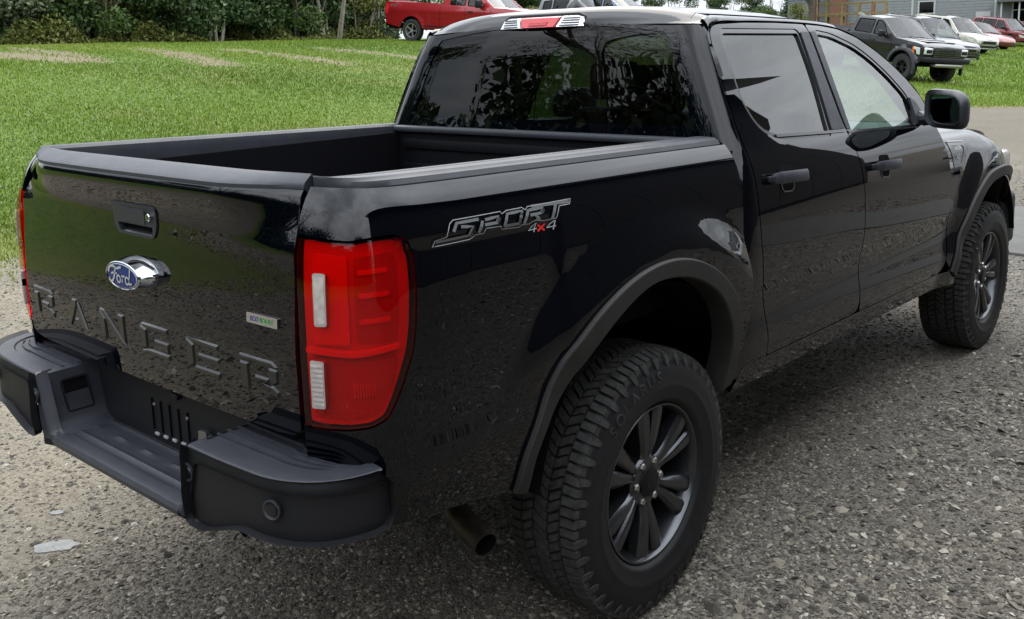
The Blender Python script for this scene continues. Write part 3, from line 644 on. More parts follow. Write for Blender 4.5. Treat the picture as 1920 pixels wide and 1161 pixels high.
# handle
hd = mesh('tailgate_handle', psheet(tg_xyz, shrink(HANDLE, .001), sp=.012, off=.004, dome=.004, flange=.02, holes=[roundpoly([(HX - .085, 1.236), (HX + .092, 1.236), (HX + .086, 1.213), (HX - .075, 1.213)], .008)]), M['plastic'], tg)
mesh('grip', psheet(tg_xyz, roundpoly([(HX - .080, 1.278), (HX + .062, 1.278), (HX + .062, 1.240), (HX - .080, 1.240)], .006), sp=.012, off=.009, flange=.008), M['plastic'], hd)
ft = on(tg_xyz, 0)
mesh('handle_scoop', G([ft(HX - .085, 1.236, -.022), ft(HX + .092, 1.236, -.022), ft(HX + .086, 1.211, .004), ft(HX - .075, 1.211, .004)], [(0, 1, 2, 3)]), M['gloss_plastic'], hd)
c0 = ft(HX + .086, 1.262, .008)
mesh('lock', lathe([(.0, .006), (.008, .006), (.0095, .004), (.0095, -.004)], 20, 'Z').tf(Matrix.Translation(c0) @ Matrix.Rotation(PI / 2, 4, 'X')), M['chrome'], hd)
mesh('keyhole', box(c0[0] - .001, c0[0] + .001, c0[1] - .0072, c0[1] - .004, c0[2] - .005, c0[2] + .005), M['under'], hd)
# emblem
EX, EZ = .046, 1.112 + .03
def ell(a, b, y, x, z, n=48): return [(x + a * math.cos(2 * PI * k / n), y, z + b * math.sin(2 * PI * k / n)) for k in range(n)]
eg = grid([ell(.100, .044, -1.102, EX, EZ), ell(.099, .043, -1.118, EX, EZ), ell(.094, .040, -1.128, EX - .002, EZ), ell(.088, .0375, -1.142, EX - .004, EZ), ell(.086, .0365, -1.150, EX - .005, EZ), ell(.083, .0345, -1.152, EX - .005, EZ), ell(.080, .033, -1.151, EX - .005, EZ)], True)
em = mesh('emblem', eg, M['chrome'], tg, sharp=30)
mesh('emblem_plate', grid([ell(.0795, .0325, -1.1505, EX - .005, EZ), ell(.04, .016, -1.1525, EX - .005, EZ), ell(.001, .001, -1.153, EX - .005, EZ)], True), M['blue'], em)
mesh('emblem_ring', grid([ell(.0775, .0308, -1.1512, EX - .005, EZ), ell(.0755, .0290, -1.1522, EX - .005, EZ)], True), M['white'], em)
def circ(x, z, r, n=14, sx=1): return [(x + sx * r * math.cos(2 * PI * k / n), z + r * math.sin(2 * PI * k / n)) for k in range(n + 1)]
SCRIPT = [([(-.060, .003), (-.056, .012), (-.045, .019), (-.032, .0195), (-.018, .0165), (-.004, .020), (.004, .022)], .0055), ([(-.024, .018), (-.030, .002), (-.036, -.010), (-.046, -.0175), (-.056, -.016), (-.057, -.009)], .0055), ([(-.046, .001), (-.034, .0045), (-.018, .004)], .004), (circ(-.012, -.008, .0085), .0042), ([(.004, .002), (.006, -.004), (.004, -.015)], .0045), ([(.005, -.006), (.011, .0005), (.018, .001)], .0042), (circ(.028, -.008, .0085), .0042), ([(.045, .021), (.041, .005), (.037, -.008), (.040, -.015), (.049, -.012)], .0045)]
sg = G()
for pl, wd in SCRIPT:
    V, F = strip2d(smoothline(pl, 26) if len(pl) < 10 else pl, wd); sg.add(G([(EX - .005 + u * 1.08, -1.1534 - .0006, EZ + v * 1.08) for u, v in V], F))
mesh('emblem_lettering', sg, M['white'], em, smooth=False)
# raised model letters
def rect(u0, u1, v0, v1): return [(u0, v0), (u1, v0), (u1, v1), (u0, v1)]
W_, S_ = 1.0, .24
GLY = {'R': [[(0, 0), (S_, 0), (S_, .78), (0, .78)], [(0, .80), (0, 1), (.86, 1), (1, .88), (1, .80)], [(.76, .80), (1, .80), (1, .42), (.86, .32), (.76, .40)], [(.38, .5), (.76, .5), (.76, .34), (.38, .34)], [(.58, .32), (.86, .32), (1, .2), (1, 0), (.76, 0), (.76, .22)]],
       'A': [[(0, 0), (S_ * 1.1, 0), (.60, .82), (.60, 1), (.38, 1)], [(.62, 1), (1, 0), (.74, 0), (.60, .40), (.60, .62)], [(.40, .2), (.66, .2), (.60, .34), (.46, .34)]],
       'N': [[(0, 0), (S_, 0), (S_, .7), (0, 1)], [(0, 1), (.22, 1), (1, 0), (.78, 0)], [(.76, .3), (.76, 1), (1, 1), (1, 0)]],
       'G': [[(0, .1), (S_, .2), (S_, .8), (0, .9)], [(0, .9), (.12, 1), (1, 1), (1, .80), (S_, .80)], [(0, .1), (.12, 0), (1, 0), (1, .2), (S_, .2)], [(.76, .2), (1, .2), (1, .56), (.5, .56), (.5, .40), (.76, .40)]],
       'E': [[(0, 0), (S_, .2), (S_, .8), (0, 1)], [(0, 1), (1, 1), (1, .80), (S_, .80)], [(.36, .42), (1, .42), (1, .60), (.36, .60)], [(0, 0), (1, 0), (1, .2), (S_, .2)]]}
def raised(fn, poly, h):
    n = len(poly); inn = shrink(poly, .0050)
    V = [fn(u, v, -.0005) for u, v in poly] + [fn(u, v, h) for u, v in inn]
    g = G(V, [tuple(range(n, 2 * n))] + [(i, (i + 1) % n, n + (i + 1) % n, n + i) for i in range(n)]); return g
for k, ch in enumerate('RANGER'):
    g = G()
    for pl in GLY[ch]: g.add(raised(ft, [(-.56 + .222 * k - .070 + .140 * u, .902 + .084 * v) for u, v in pl], .0040))
    mesh('raised_letter', g, M['letter'], tg, sharp=20)
# engine badge
bd = mesh('badge', psheet(tg_xyz, roundpoly([(.520, 1.086), (.630, 1.086), (.630, 1.063), (.520, 1.063)], .003), sp=.012, off=.005, flange=.006), M['chrome'], tg)
for st, x0, m_ in (('Eco', .549, 'bluep'), ('BOOST', .592, 'green')):
    t_ = textg(st if st != 'Eco' else 'ECO', .0150, 0, .0002); mesh('badge_lettering', G([ft(x0 + x, 1.069 + y, .0056) for x, y, z in t_.V], t_.F), M[m_], bd, smooth=False)
# --- rear bumper ---
BP = [(0, -1.222), (.30, -1.222), (.60, -1.217), (.70, -1.207), (.755, -1.188), (.808, -1.150), (.840, -1.10), (.852, -1.06), (.856, -1.02)]
bp = smoothline(BP, 60); bl = np.r_[0, np.cumsum(np.linalg.norm(np.diff(bp, axis=0), axis=1))]
def bpath(t):
    x, y = np.interp(t, bl, bp[:, 0]), np.interp(t, bl, bp[:, 1]); e = .012
    tx, ty = np.interp(t + e, bl, bp[:, 0]) - np.interp(t - e, bl, bp[:, 0]), np.interp(t + e, bl, bp[:, 1]) - np.interp(t - e, bl, bp[:, 1]); l = np.hypot(tx, ty); return x, y, ty / l, -tx / l
LEN = bl[-1]
def bump_fn(d_of_v):
    def f(t, z):
        x, y, nx, ny = bpath(t); d = d_of_v(z); return x + nx * d, y + ny * d, z + 0 * t
    return f
bprof = Curve([(.83, -.024), (.8165, -.006), (.812, -.001), (.800, .0), (.785, .0), (.765, .0), (.70, .004), (.64, -.002), (.59, -.016), (.55, -.04)], .0025)
bf = bump_fn(bprof)
TI = .405                                                                    # inner end of a bumper block
zbc = Curve([(.38, .642), (.42, .634), (.46, .633), (.505, .648), (.56, .668), (.61, .686), (.70, .685), (.80, .686), (.90, .690), (1.0, .690)], .014)
def zbot(t): return float(zbc(t))
blk = [(TI, .812)] + [(t, .812) for t in np.linspace(.48, LEN - .03, 14)] + [(LEN - .010, .800), (LEN, .785), (LEN, .72), (LEN - .012, .695)] + [(t, zbot(t)) for t in np.linspace(LEN - .04, TI + .02, 18)] + [(TI, .64)]
bumR = sheet(bf, blk, sp=.018, flange=.02, flip=True)
bum = mesh('rear_bumper', bumR, M['plastic_dk'], T)
mesh('bumper_block', bumR.mir(), M['plastic_dk'], bum)
# pads (proud of the block)
pad = roundpoly([(TI + .036, .786)] + [(t, .788) for t in np.linspace(.50, LEN - .06, 10)] + [(LEN - .004, .790), (LEN - .004, .71), (LEN - .02, .688)] + [(t, zbot(t) - .004) for t in np.linspace(LEN - .06, TI + .05, 14)] + [(TI + .008, .636)], .016, 3)
pd = sheet(bf, pad, sp=.014, off=.011, dome=.003, flange=.018, flip=True)
both('bumper_pad', pd, M['pad'], bum); bum.location.x = .012
# top tread plates: loft from the lip to the body
def topplate(sg):
    P = []; N_ = []
    for t in np.r_[np.linspace(TI, .80, 18), np.linspace(.83, LEN - .01, 14)]:
        x, y, nx, ny = bpath(t); row = []
        for k, (d, z) in enumerate([(-.0015, .8115), (-.005, .8150), (-.012, .8162), (-.046, .8162), (-.050, .8120)]): row.append((x + nx * d, y + ny * d, z))
        xe, ye = x + nx * -.050, y + ny * -.050; xb, yb = (x - .0 if x < .62 else min(x - .02, .70 + .5 * max(0, x - .7))), -1.035 if x < .66 else max(ye + .02, -1.05)
        for a, h in [(.10, 0)] + [(c + e, hh) for c in (.22, .42, .62, .82) for e, hh in ((-.020, 0), (-.014, .0055), (.014, .0055), (.020, 0))] + [(1, 0)]: row.append((xe + (xb - xe) * a, ye + (yb - ye) * a, .8125 + h * sst(.83, .78, x)))
        P.append(row)
    g = grid(P); return g
tp = topplate(1); both('step_plate', tp, M['plastic'], bum, sharp=25)
# well between the blocks: lip, side walls, step, back wall
def wallpt(sx, k): pass
wl = []
for y, zt in ((-1.206, .806), (-1.192, .8145), (-1.15, .815), (-1.10, .815), (-1.045, .815)):
    e = -.004 if y == -1.206 else 0; wl.append([(TI + .004, y, zt), (TI - .010, y, zt - .006), (TI - .016, y + e, zt - .03), (TI - .026, y, .72), (TI - .036, y, .675), (TI - .05, y, .655), (TI - .105, y, .638)])
wl.insert(0, [(TI + .012, -1.2205, .806), (TI + .010, -1.2205, .80), (TI + .008, -1.2205, .775), (TI + .004, -1.2205, .72), (TI, -1.2205, .675), (TI - .008, -1.2205, .64), (TI - .02, -1.2205, .628)])
both('well_wall', grid(wl), M['plastic'], bum, sharp=40)
sx = TI - .07
P = []
for x in np.linspace(-sx, sx, 33):
    row = [(x, -1.175, .600), (x, -1.205, .606), (x, -1.219, .618), (x, -1.222, .632), (x, -1.216, .6425), (x, -1.206, .6455), (x, -1.178, .646), (x, -1.174, .643)]
    for k in range(14):
        y = -1.170 + .12 * k / 13; row.append((x, y, .643 + (.0045 if k in (2, 7, 12) and (int((x + 2) / .075) % 2 == 0 or k != 7) else 0)))
    row.append((x, -1.03, .646)); P.append(row)
stp = mesh('step', grid(P), M['plastic'], bum, sharp=28)
# corner fairing of the well (front lip turning up into the block)
def lipc(sg):
    P = []
    for a in np.linspace(0, 1, 14):
        th = a * PI / 2; x = sx - .01 + .045 * math.sin(th) + .035 * a * a; z = .632 + (1 - math.cos(th)) * .05 + max(0, a - .35) / .65 * .124
        P.append([(x + .02 * a, -1.178, z - .032), (x + .012 * a, -1.215, z - .018 * (1 - .5 * a)), (x, -1.221, z), (x - .006, -1.215, z + .010), (x - .012, -1.19, z + .0135)])
    return grid(P)
both('well_lip', lipc(1), M['plastic'], bum, sharp=50)
both('well_side', G([(TI + .004, -1.216, .812), (TI + .012, -1.212, .60), (sx - .02, -1.190, .604), (sx - .01, -1.200, .64), (TI - .03, -1.205, .70), (TI - .012, -1.206, .80)], [(0, 1, 2, 3, 4, 5)]), M['plastic_dk'], bum)
# pocket in the side wall of the well
for sgn in (-1, 1):
    po = roundpoly([(-1.165, .785), (-1.085, .785), (-1.075, .685), (-1.155, .685)], .012)
    wallx = lambda z: TI - .016 - .012 * (.785 - z) / .1
    f = lambda u, v, d: (sgn * (wallx(v) - d), u, v)
    g = G(); n = len(po); i2 = shrink(po, .006); V = [f(u, v, .000) for u, v in po] + [f(u, v, .006) for u, v in po] + [f(u, v, .006) for u, v in i2] + [f(u, v, -.0) for u, v in i2]
    F = [(k * n + i, k * n + (i + 1) % n, (k + 1) * n + (i + 1) % n, (k + 1) * n + i) for k in range(3) for i in range(n)]
    pk = mesh('pocket_frame', G(V, F), M['plastic_dk'], bum)
    mesh('pocket_shade_panel', G([f(u, v, .0015) for u, v in i2], [tuple(range(n))]), M['under'], pk)  # flush panel, near-black to paint in the shade of a recess
    mesh('pocket_ledge', G([f(-1.145, .700, .002), f(-1.085, .702, .002), f(-1.088, .694, .004), f(-1.145, .692, .004)], [(0, 1, 2, 3)]), M['plastic'], pk)
# back wall with plate bracket
bw = mesh('plate_recess', box(-.44, .44, -1.046, -1.030, .63, .84), M['plastic_dk'], bum)
for k in range(5):
    x = -.085 + k * .046; mesh('bracket_slot', box(x, x + .004, -1.0505, -1.046, .675, .765), M['under'], bw)
    mesh('bracket_tab', box(x + .010, x + .030, -1.053, -1.046, .662 + .002 * k, .670 + .002 * k, .002), M['decal_white'], bw)
for x in (-.07, .10): mesh('bracket_screw', lathe([(0, .003), (.005, .003), (.006, 0)], 10, 'Z').tf(Matrix.Translation((x, -1.048, .75)) @ Matrix.Rotation(PI / 2, 4, 'X')), M['steel'], bw)
mesh('bracket_lamp', box(.035, .075, -1.060, -1.04, .795, .812, .004), M['plastic_dk'], bw)
tsx = .205
mesh('trailer_socket', prism(roundpoly([(tsx - .020, .745), (tsx + .016, .748), (tsx + .018, .70), (tsx + .010, .668), (tsx - .016, .668), (tsx - .024, .715)], .006), 0, .010, lambda u, v, d: (u, -1.058 - d, v)), M['steel'], bum)
mesh('socket_cover', lathe([(.0, .02), (.028, .02), (.034, .012), (.034, 0)], 20, 'Z').tf(Matrix.Translation((tsx + .012, -1.046, .708)) @ Matrix.Rotation(PI / 2, 4, 'X')), M['plastic_dk'], bum)
for xs in (-1, 1):
    for t, z, off_ in ((.712, .750, .0085), (.408, .752, .0035)):
        x, y, nx, ny = bpath(t); d = float(bprof(z)) + off_
        m4 = Matrix.Translation((xs * (x + nx * d), y + ny * d, z)) @ Vector((xs * nx, ny, 0)).to_track_quat('Z', 'Y').to_matrix().to_4x4()
        sn = mesh('parking_sensor', lathe([(.0225, -.002), (.0225, .003), (.020, .004), (.017, .002), (.0155, .001)], 24, 'Z').tf(m4), M['plastic'], bum)
        mesh('sensor_face', lathe([(.0153, .0005), (.014, .0035), (.0, .0042)], 24, 'Z').tf(m4), M['gloss_plastic'], sn)
tb = lambda *a: tube(*a)
mesh('hitch_receiver', box(-.04, .04, -1.10, -.90, .54, .60, .006), M['under'], bum)
both('chain_loop', tube([(.52, -1.16, .66), (.535, -1.18, .640), (.555, -1.185, .635), (.575, -1.16, .66)], .010), M['under'], bum)
# --- flares ---
def flare(o, i, cy, lip=.935):
    """plastic arch strip lofted between its outer and inner curves (right side)"""
    P = []
    for (yo, zo), (yi, zi) in zip(o, i):
        def bx(y, z):
            if cy == 0: return float(bed_xyz(-y, z + RAKE * y)[0])
            return float(np.where(y < 2.5, door_xyz(y, z + RAKE * y)[0], fend_xyz(y, z + RAKE * y)[0]))
        L = lambda a: (yo + (yi - yo) * a, zo + (zi - zo) * a)
        b0 = bx(yo, zo); b1 = min(bx(yi, zi), .93) if cy == 0 else bx(yo, zo); base = b0
        tip = max(b0, base) + .018
        P.append([(b0 - .012, yo, zo), (b0 + .006, *L(.01)), (b0 + .0125, *L(.04)), (b0 + .0145, *L(.09)), (b0 + .0155, *L(.50)), (b0 + .0150, *L(.90)), (b0 + .011, *L(.97)), (b0 + .003, *L(1.0)), (b0 - .035, *L(1.02)), (b0 - .06, *L(1.0))])
    g = grid(P); n = 10; m_ = len(P); g.F += [tuple(range(n)), tuple(reversed(range((m_ - 1) * n, m_ * n)))]; return g
both('wheel_flare', flare(rfo, rfi, 0), M['flare'], T, sharp=24)
FO = [(-.715, .17), (-.69, .235), (-.645, .33), (-.575, .415), (-.50, .485), (-.40, .545), (-.27, .592), (-.1, .608), (.08, .600), (.25, .555), (.40, .475), (.51, .36), (.57, .24), (.585, .12)]
FI = [(-.665, .13), (-.64, .20), (-.59, .29), (-.52, .37), (-.44, .44), (-.34, .495), (-.22, .535), (-.08, .55), (.07, .545), (.21, .505), (.34, .43), (.44, .33), (.50, .22), (.515, .11)]
ffo = smoothline([(WB + a, HUBZ - .008 + b) for a, b in FO], 64); ffi = smoothline([(WB + a, HUBZ - .008 + b) for a, b in FI], 64)
both('wheel_flare', flare(ffo, ffi, 1), M['flare'], T, sharp=24)
# --- doors ---
GAP = .0028
DR = [(.655, .640), (.662, .72), (.655, .80), (.610, .93), (.590, 1.05), (.578, 1.20), (.565, 1.34), (.560, 1.42), (.575, 1.54), (.600, 1.66), (.622, 1.722), (.650, 1.746), (.70, 1.757), (.9, 1.768), (1.15, 1.774), (1.395, 1.775), (1.40, 1.74), (1.378, 1.57), (1.372, 1.44), (1.380, 1.36), (1.402, 1.29), (1.432, 1.21), (1.447, 1.12), (1.448, .95), (1.446, .80), (1.44, .70), (1.425, .655), (1.40, .640)]
DF = [(1.402, 1.775), (1.55, 1.772), (1.693, 1.762), (1.846, 1.729), (1.994, 1.672), (2.11, 1.615), (2.214, 1.548), (2.30, 1.475), (2.335, 1.40), (2.355, 1.32), (2.405, 1.245), (2.455, 1.165), (2.474, 1.05), (2.484, .92), (2.478, .78), (2.45, .69), (2.41, .648), (2.36, .636), (1.45, .638), (1.44, .655), (1.447, .80), (1.449, .95), (1.448, 1.12), (1.433, 1.21), (1.403, 1.29), (1.381, 1.36), (1.373, 1.44), (1.379, 1.57), (1.401, 1.74)]
WR = roundpoly([(.700, 1.726), (1.298, 1.737), (1.275, 1.57), (1.224, 1.368), (.83, 1.378), (.715, 1.412), (.668, 1.50)], [.035, .012, 0, .01, .05, .08, .08], 6)
WF = roundpoly([(1.470, 1.738), (1.594, 1.728), (1.778, 1.686), (1.90, 1.634), (2.02, 1.562), (2.125, 1.478), (2.148, 1.42), (2.13, 1.352), (1.72, 1.356), (1.43, 1.364), (1.445, 1.57)], [.015, .03, .05, .05, .05, .03, .03, .012, 0, .012, 0], 5)
for nm, ol, wn_, hy in (('rear', DR, WR, .665), ('front', DF, WF, 1.535)):
    for mir in (False, True):
        k = lambda n, g, m, p, **kw: mesh(n, g.mir() if mir else g, m, p, **kw)
        rop = roundpoly(ol, .02, 3)
        d = k('door', psheet(door_xyz, rop, sp=.024, gap=GAP, holes=[shrink(wn_, -.016)], flange=.025), M['paint'], T)
        # window: matte frame with a thin gloss edge, recessed glass
        k('window_frame', psheet(door_xyz, shrink(wn_, -.0158), sp=.02, holes=[wn_], off=-.003, flange=.014), M['gloss_plastic'], d)
        k('window_glass', psheet(off_fn(door_xyz, -.010) if False else door_xyz, shrink(wn_, -.006), sp=.03, off=-.011, flange=0), M['glass_priv' if nm == 'rear' else 'glass_front'], d)
        k('belt_seal', psheet(door_xyz, [(u, v) for u, v in (((.80, 1.372), (1.352, 1.359), (1.352, 1.368), (.80, 1.382)) if nm == 'rear' else ((1.385, 1.354), (2.14, 1.342), (2.14, 1.351), (1.385, 1.363)))], sp=.02, off=.004, flange=.008), M['gloss_plastic'], d)
        if nm == 'rear': k('pillar_cover', psheet(door_xyz, roundpoly([(1.318, 1.740), (1.388, 1.742), (1.367, 1.57), (1.362, 1.44), (1.366, 1.372), (1.250, 1.374), (1.288, 1.57)], .006), sp=.02, off=.0035, flange=.008), M['plastic'], d)
        else:
            k('pillar_cover', psheet(door_xyz, roundpoly([(1.408, 1.744), (1.455, 1.745), (1.432, 1.57), (1.416, 1.368), (1.382, 1.370), (1.382, 1.44), (1.388, 1.57)], .006), sp=.02, off=.0035, flange=.008), M['plastic'], d)
            k('mirror_base', psheet(door_xyz, roundpoly([(2.150, 1.47), (2.20, 1.445), (2.262, 1.36), (2.262, 1.348), (2.135, 1.350)], .008), sp=.02, off=.006, flange=.012), M['plastic'], d)
        # handle: bar, cup and cap
        hz = 1.243 if nm == 'rear' else 1.214; hf = on(door_xyz, 0)
        cup = roundpoly([(hy + .075, hz + .040), (hy + .175, hz + .037), (hy + .182, hz - .002), (hy + .168, hz - .052), (hy + .085, hz - .050), (hy + .072, hz)], .022)
        bar = []
        for a in np.linspace(0, 1, 15):
            yy = hy + .242 * a; bow = .034 + .012 * math.sin(PI * a) if .02 < a < .98 else .022; ht = .019 if .02 < a < .98 else .014; zz_ = hz - .010 * a * .6; bar.append([hf(yy, zz_ + ht * .9, bow - .012), hf(yy, zz_ + ht, bow - .004), hf(yy, zz_ + ht * .6, bow), hf(yy, zz_ - ht * .6, bow), hf(yy, zz_ - ht, bow - .005), hf(yy, zz_ - ht * .9, bow - .014)])
        h_ = k('door_handle', grid(bar, True, True), M['plastic'], d, sharp=50)
        k('handle_cup', psheet(door_xyz, cup, sp=.012, off=.0012, flange=.002), M['under'], h_)
        low = sorted([q for q in cup if q[1] < hz - .012], key=lambda q: -math.atan2(q[1] - hz, q[0] - hy - .125) if False else q[0] + 0 * q[1]); k('cup_rim', G(*(lambda V_, F_: ([hf(u, v, .0035) for u, v in V_], F_))(*strip2d([(hy + .078, hz - .018), (hy + .084, hz - .040), (hy + .098, hz - .050), (hy + .155, hz - .052), (hy + .168, hz - .042), (hy + .176, hz - .018)], .0035))), M['steel'], h_)
        for a0, a1 in ((-.004, .035), (.205, .246)): k('handle_foot', prism(roundpoly([(hy + a0, hz + .010), (hy + a1, hz + .009), (hy + a1, hz - .013), (hy + a0, hz - .012)], .006), 0, .024, hf), M['plastic'], h_)
        if nm == 'front' and not mir:
            lk = hf(hy + .225, hz - .006, .04)
# mirrors
def mirror_geo():
    sec = []
    for a, sc_, yy in ((0, .80, 2.005), (.2, .97, 2.012), (.5, 1.0, 2.045), (.8, .90, 2.085), (1, .60, 2.118), (1.1, .2, 2.126)):
        w2, h2 = .106 * sc_, .083 * sc_; cx, cz = .990, 1.368
        sec.append([(cx + w2 * np.sign(math.cos(t)) * abs(math.cos(t)) ** .55 * (1 if math.cos(t) > 0 else .92), yy - .05 * (math.cos(t)) * (1 - a * .3) - 0 * a, cz + h2 * np.sign(math.sin(t)) * abs(math.sin(t)) ** .55 - .012 * math.cos(t)) for t in np.linspace(0, 2 * PI, 40, endpoint=False)])
    return sec
ms = mirror_geo()
for mir in (False, True):
    k = lambda n, g, m, p, **kw: mesh(n, g.mir() if mir else g, m, p, **kw)
    rim_ = [[tuple(np.array(c) + (np.array(p_) - np.array(c)) * f_ + np.array((0, dy_, 0))) for p_ in ms[0]] for f_, dy_ in ((1, 0), (.93, -.003), (.90, .004)) for c in [np.mean(ms[0], 0)]]
    mr = k('wing_mirror', grid(ms, True), M['plastic'], T, sharp=60)
    k('mirror_surround', grid(rim_, True), M['plastic_dk'], mr)
    k('mirror_glass', G(rim_[2], [tuple(range(len(rim_[2])))]), M['mirrorg'], mr)
    k('mirror_arm', tube([(.835, 2.20, 1.318), (.87, 2.15, 1.312), (.93, 2.09, 1.325)], [.030, .028, .026], 10), M['plastic'], mr)
# --- rocker, fender, cab corner, rear wall ---
rk_ = [(.50, .632), (2.60, .632), (2.60, .555), (.46, .555)]
both('rocker_panel', psheet(door_xyz, [(u, v) for u, v in rk_], sp=.03, off=-.004, flange=.05), M['paint'], T)
both('sill_strip', psheet(door_xyz, [(.66, .6385), (2.38, .6345), (2.38, .629), (.66, .633)], sp=.04, off=-.001, flange=.006), M['gloss_plastic'], T)
farch = [(y, z + RAKE * y) for y, z in (ffo * .6 + ffi * .4)]
fo = [(2.366, 1.325), (2.41, 1.252), (2.46, 1.168), (2.479, 1.05), (2.489, .92), (2.484, .78), (2.46, .69)] + [q for q in farch] + [(3.83, .62), (3.85, .80), (3.84, .98), (3.80, 1.14), (3.76, 1.26), (3.70, 1.290)] + [(y, 1.292) for y in np.linspace(3.6, 2.46, 10)]
fd = psheet(fend_xyz, [(u, v) for u, v in fo], sp=.026, flange=.02)
fR, fL = both('front_fender', fd, M['paint'], T)
for mir, par in ((False, fR), (True, fL)):
    k = lambda n, g, m, p, **kw: mesh(n, g.mir() if mir else g, m, p, **kw)
    vo = roundpoly([(2.525, 1.246), (2.738, 1.236), (2.742, 1.20), (2.66, 1.128), (2.535, 1.124)], .012)
    v_ = k('fender_vent', psheet(fend_xyz, vo, sp=.015, off=.002, dome=.003, flange=.008, holes=[roundpoly([(2.55, 1.228), (2.715, 1.220), (2.715, 1.20), (2.645, 1.145), (2.558, 1.143)], .008)]), M['gloss_plastic'], par)
    k('vent_bright_edge', psheet(fend_xyz, [(2.530, 1.250), (2.742, 1.240), (2.742, 1.236), (2.530, 1.246)], sp=.02, off=.0055, flange=.003), M['steel'], v_)
    k('vent_grille', psheet(fend_xyz, shrink(vo, .02), sp=.02, off=.001, flange=0), M['gloss_plastic'], v_)
    ff = on(fend_xyz, .0025)
    if not mir:
        for st, y0, z0, sz in (('RANGER', 2.632, 1.205, .026), ('XLT', 2.612, 1.166, .028)):
            t_ = textg(st, sz, 0, .0006); k('vent_lettering', G([ff(y0 + x, z0 + y, 0) for x, y, z in t_.V], t_.F), M['white'], v_, smooth=False)
    k('side_marker', psheet(fend_xyz, roundpoly([(3.72, .94), (3.815, .93), (3.81, .80), (3.745, .79)], .01), sp=.03, off=.006, flange=.012), M['amber'], par)
# cab side strip behind the rear door + rounded corner + rear wall with window hole
RW = roundpoly([(.208, 1.742), (.225, 1.42), (.80, 1.42), (1.30, 1.42)], .03)
rwo = [(.245, 1.418), (.55, 1.418), (.876, 1.418), (.876, 1.750), (.55, 1.748), (.35, 1.744), (.235, 1.734), (.222, 1.715), (.212, 1.60), (.206, 1.47), (.212, 1.436)]
cab_ol = [(-.062, 1.42), (-.066, 1.54), (-.04, 1.64), (-.018, 1.722), (.0, 1.752), (.2, 1.772), (.876, 1.80), (.876, .62), (.12, .62), (-.05, .62), (-.055, .80), (-.008, .93), (.012, 1.05), (.022, 1.20), (.034, 1.34)]
# body behind the rear door, expressed on the door surface up to the corner
def cabside(u, v):
    """u>0 runs rearwards from the rear door seam"""
    return cabrear_xyz(u, v)
seam_y = Curve([(a, b) for b, a in DR[:11]][::1] if False else [(.62, .655), (.72, .662), (.80, .655), (.93, .610), (1.05, .590), (1.20, .578), (1.34, .565), (1.42, .560), (1.54, .575), (1.66, .600), (1.722, .622), (1.76, .66)], .01)
def cabcorner_xyz(s, z0):
    """like cabrear, but its first edge follows the door seam"""
    w = rear_w(s); lean = .16 * (z0 - 1.37) + .35 * np.clip(z0 - 1.66, 0, 1) ** 1.6
    y = rear_y(s) + lean; y0 = seam_y(z0) - .003; k = sst(.07, 0, s); yb = y0 + (rear_y(s) - .60)
    y = y * (1 - k) + yb * k
    z0 = z0 + .026 * sst(1.60, 1.75, z0) * sst(.15, .7, s)
    return door_prof(z0) * w, y, z0 - RAKE * y
SIGN[cabcorner_xyz] = False
half = [(0, .60), (.876, .60), (.876, 1.418), (.55, 1.418), (.245, 1.418), (.212, 1.436), (.206, 1.47), (.212, 1.60), (.222, 1.715), (.235, 1.730), (.35, 1.737), (.55, 1.740), (.876, 1.741), (.876, 1.752), (0, 1.752)]
cabg = psheet(cabcorner_xyz, half, sp=.022, flange=.015)
cab_R = mesh('cab_shell', G(list(cabg.V), list(cabg.F), list(cabg.N)).add(cabg.mir()), M['paint'], T)
rg = psheet(cabcorner_xyz, shrink(rwo, -.002), sp=.03, off=-.004, flange=0)
rwin = mesh('rear_window', G(list(rg.V), list(rg.F), list(rg.N)).add(rg.mir()), M['glass_rear'], T)
sl = psheet(cabcorner_xyz, shrink(rwo, -.003), sp=.02, holes=[shrink([(u if u < .87 else .90, v) for u, v in rwo], .007)], off=.001, flange=.004)
# --- roof ---
roofh = Curve([(.50, -.05), (.562, .0), (.580, .036), (.605, .060), (.65, .073), (.75, .080), (.9, .087), (1.1, .092), (1.4, .094), (1.65, .086), (1.80, .074), (1.90, .060)], .009)
def roof_xyz(w, y):
    aw = np.abs(w); z = 1.755 + .024 * sst(.57, .66, y) + (roofh(y) - .022 * sst(.57, .70, y)) * (1 - aw ** 3.4)
    xx = w * (.618 + .042 * sst(.80, .60, y))
    fr = sst(1.45, 1.9, y) * aw ** 2 * .05; yy = y - .06 * sst(1.5, 1.85, y) * aw ** 2.5 + .045 * sst(.75, .56, y) * aw ** 3
    zf = 1.752 - .075 * np.clip(y - 1.50, 0, 1) * 0
    return xx, yy, z - RAKE * yy - fr
SIGN[roof_xyz] = True
rf = sheet(roof_xyz, [(-1, .565), (-.5, .565), (0, .565), (.5, .565), (1, .565), (1, 1.0), (1, 1.4), (1, 1.84), (.5, 1.84), (0, 1.84), (-.5, 1.84), (-1, 1.84), (-1, 1.4), (-1, 1.0)], sp=.028, flange=.012)
roof = mesh('roof', rf, M['paint'], T)
for s_ in (-1, 1):
    g = G([], []); P = [];
    for y in np.linspace(.60, 1.82, 30):
        x_, y_, z_ = [float(t) for t in roof_xyz(.905, y)]; P.append([(s_ * (x_ - .005), y_, z_ + .003), (s_ * (x_ - .004), y_, z_ + .001), (s_ * (x_ + .004), y_, z_ - .001), (s_ * (x_ + .005), y_, z_ + .001)])
    mesh('roof_groove_trim', grid(P), M['gloss_plastic'], roof)
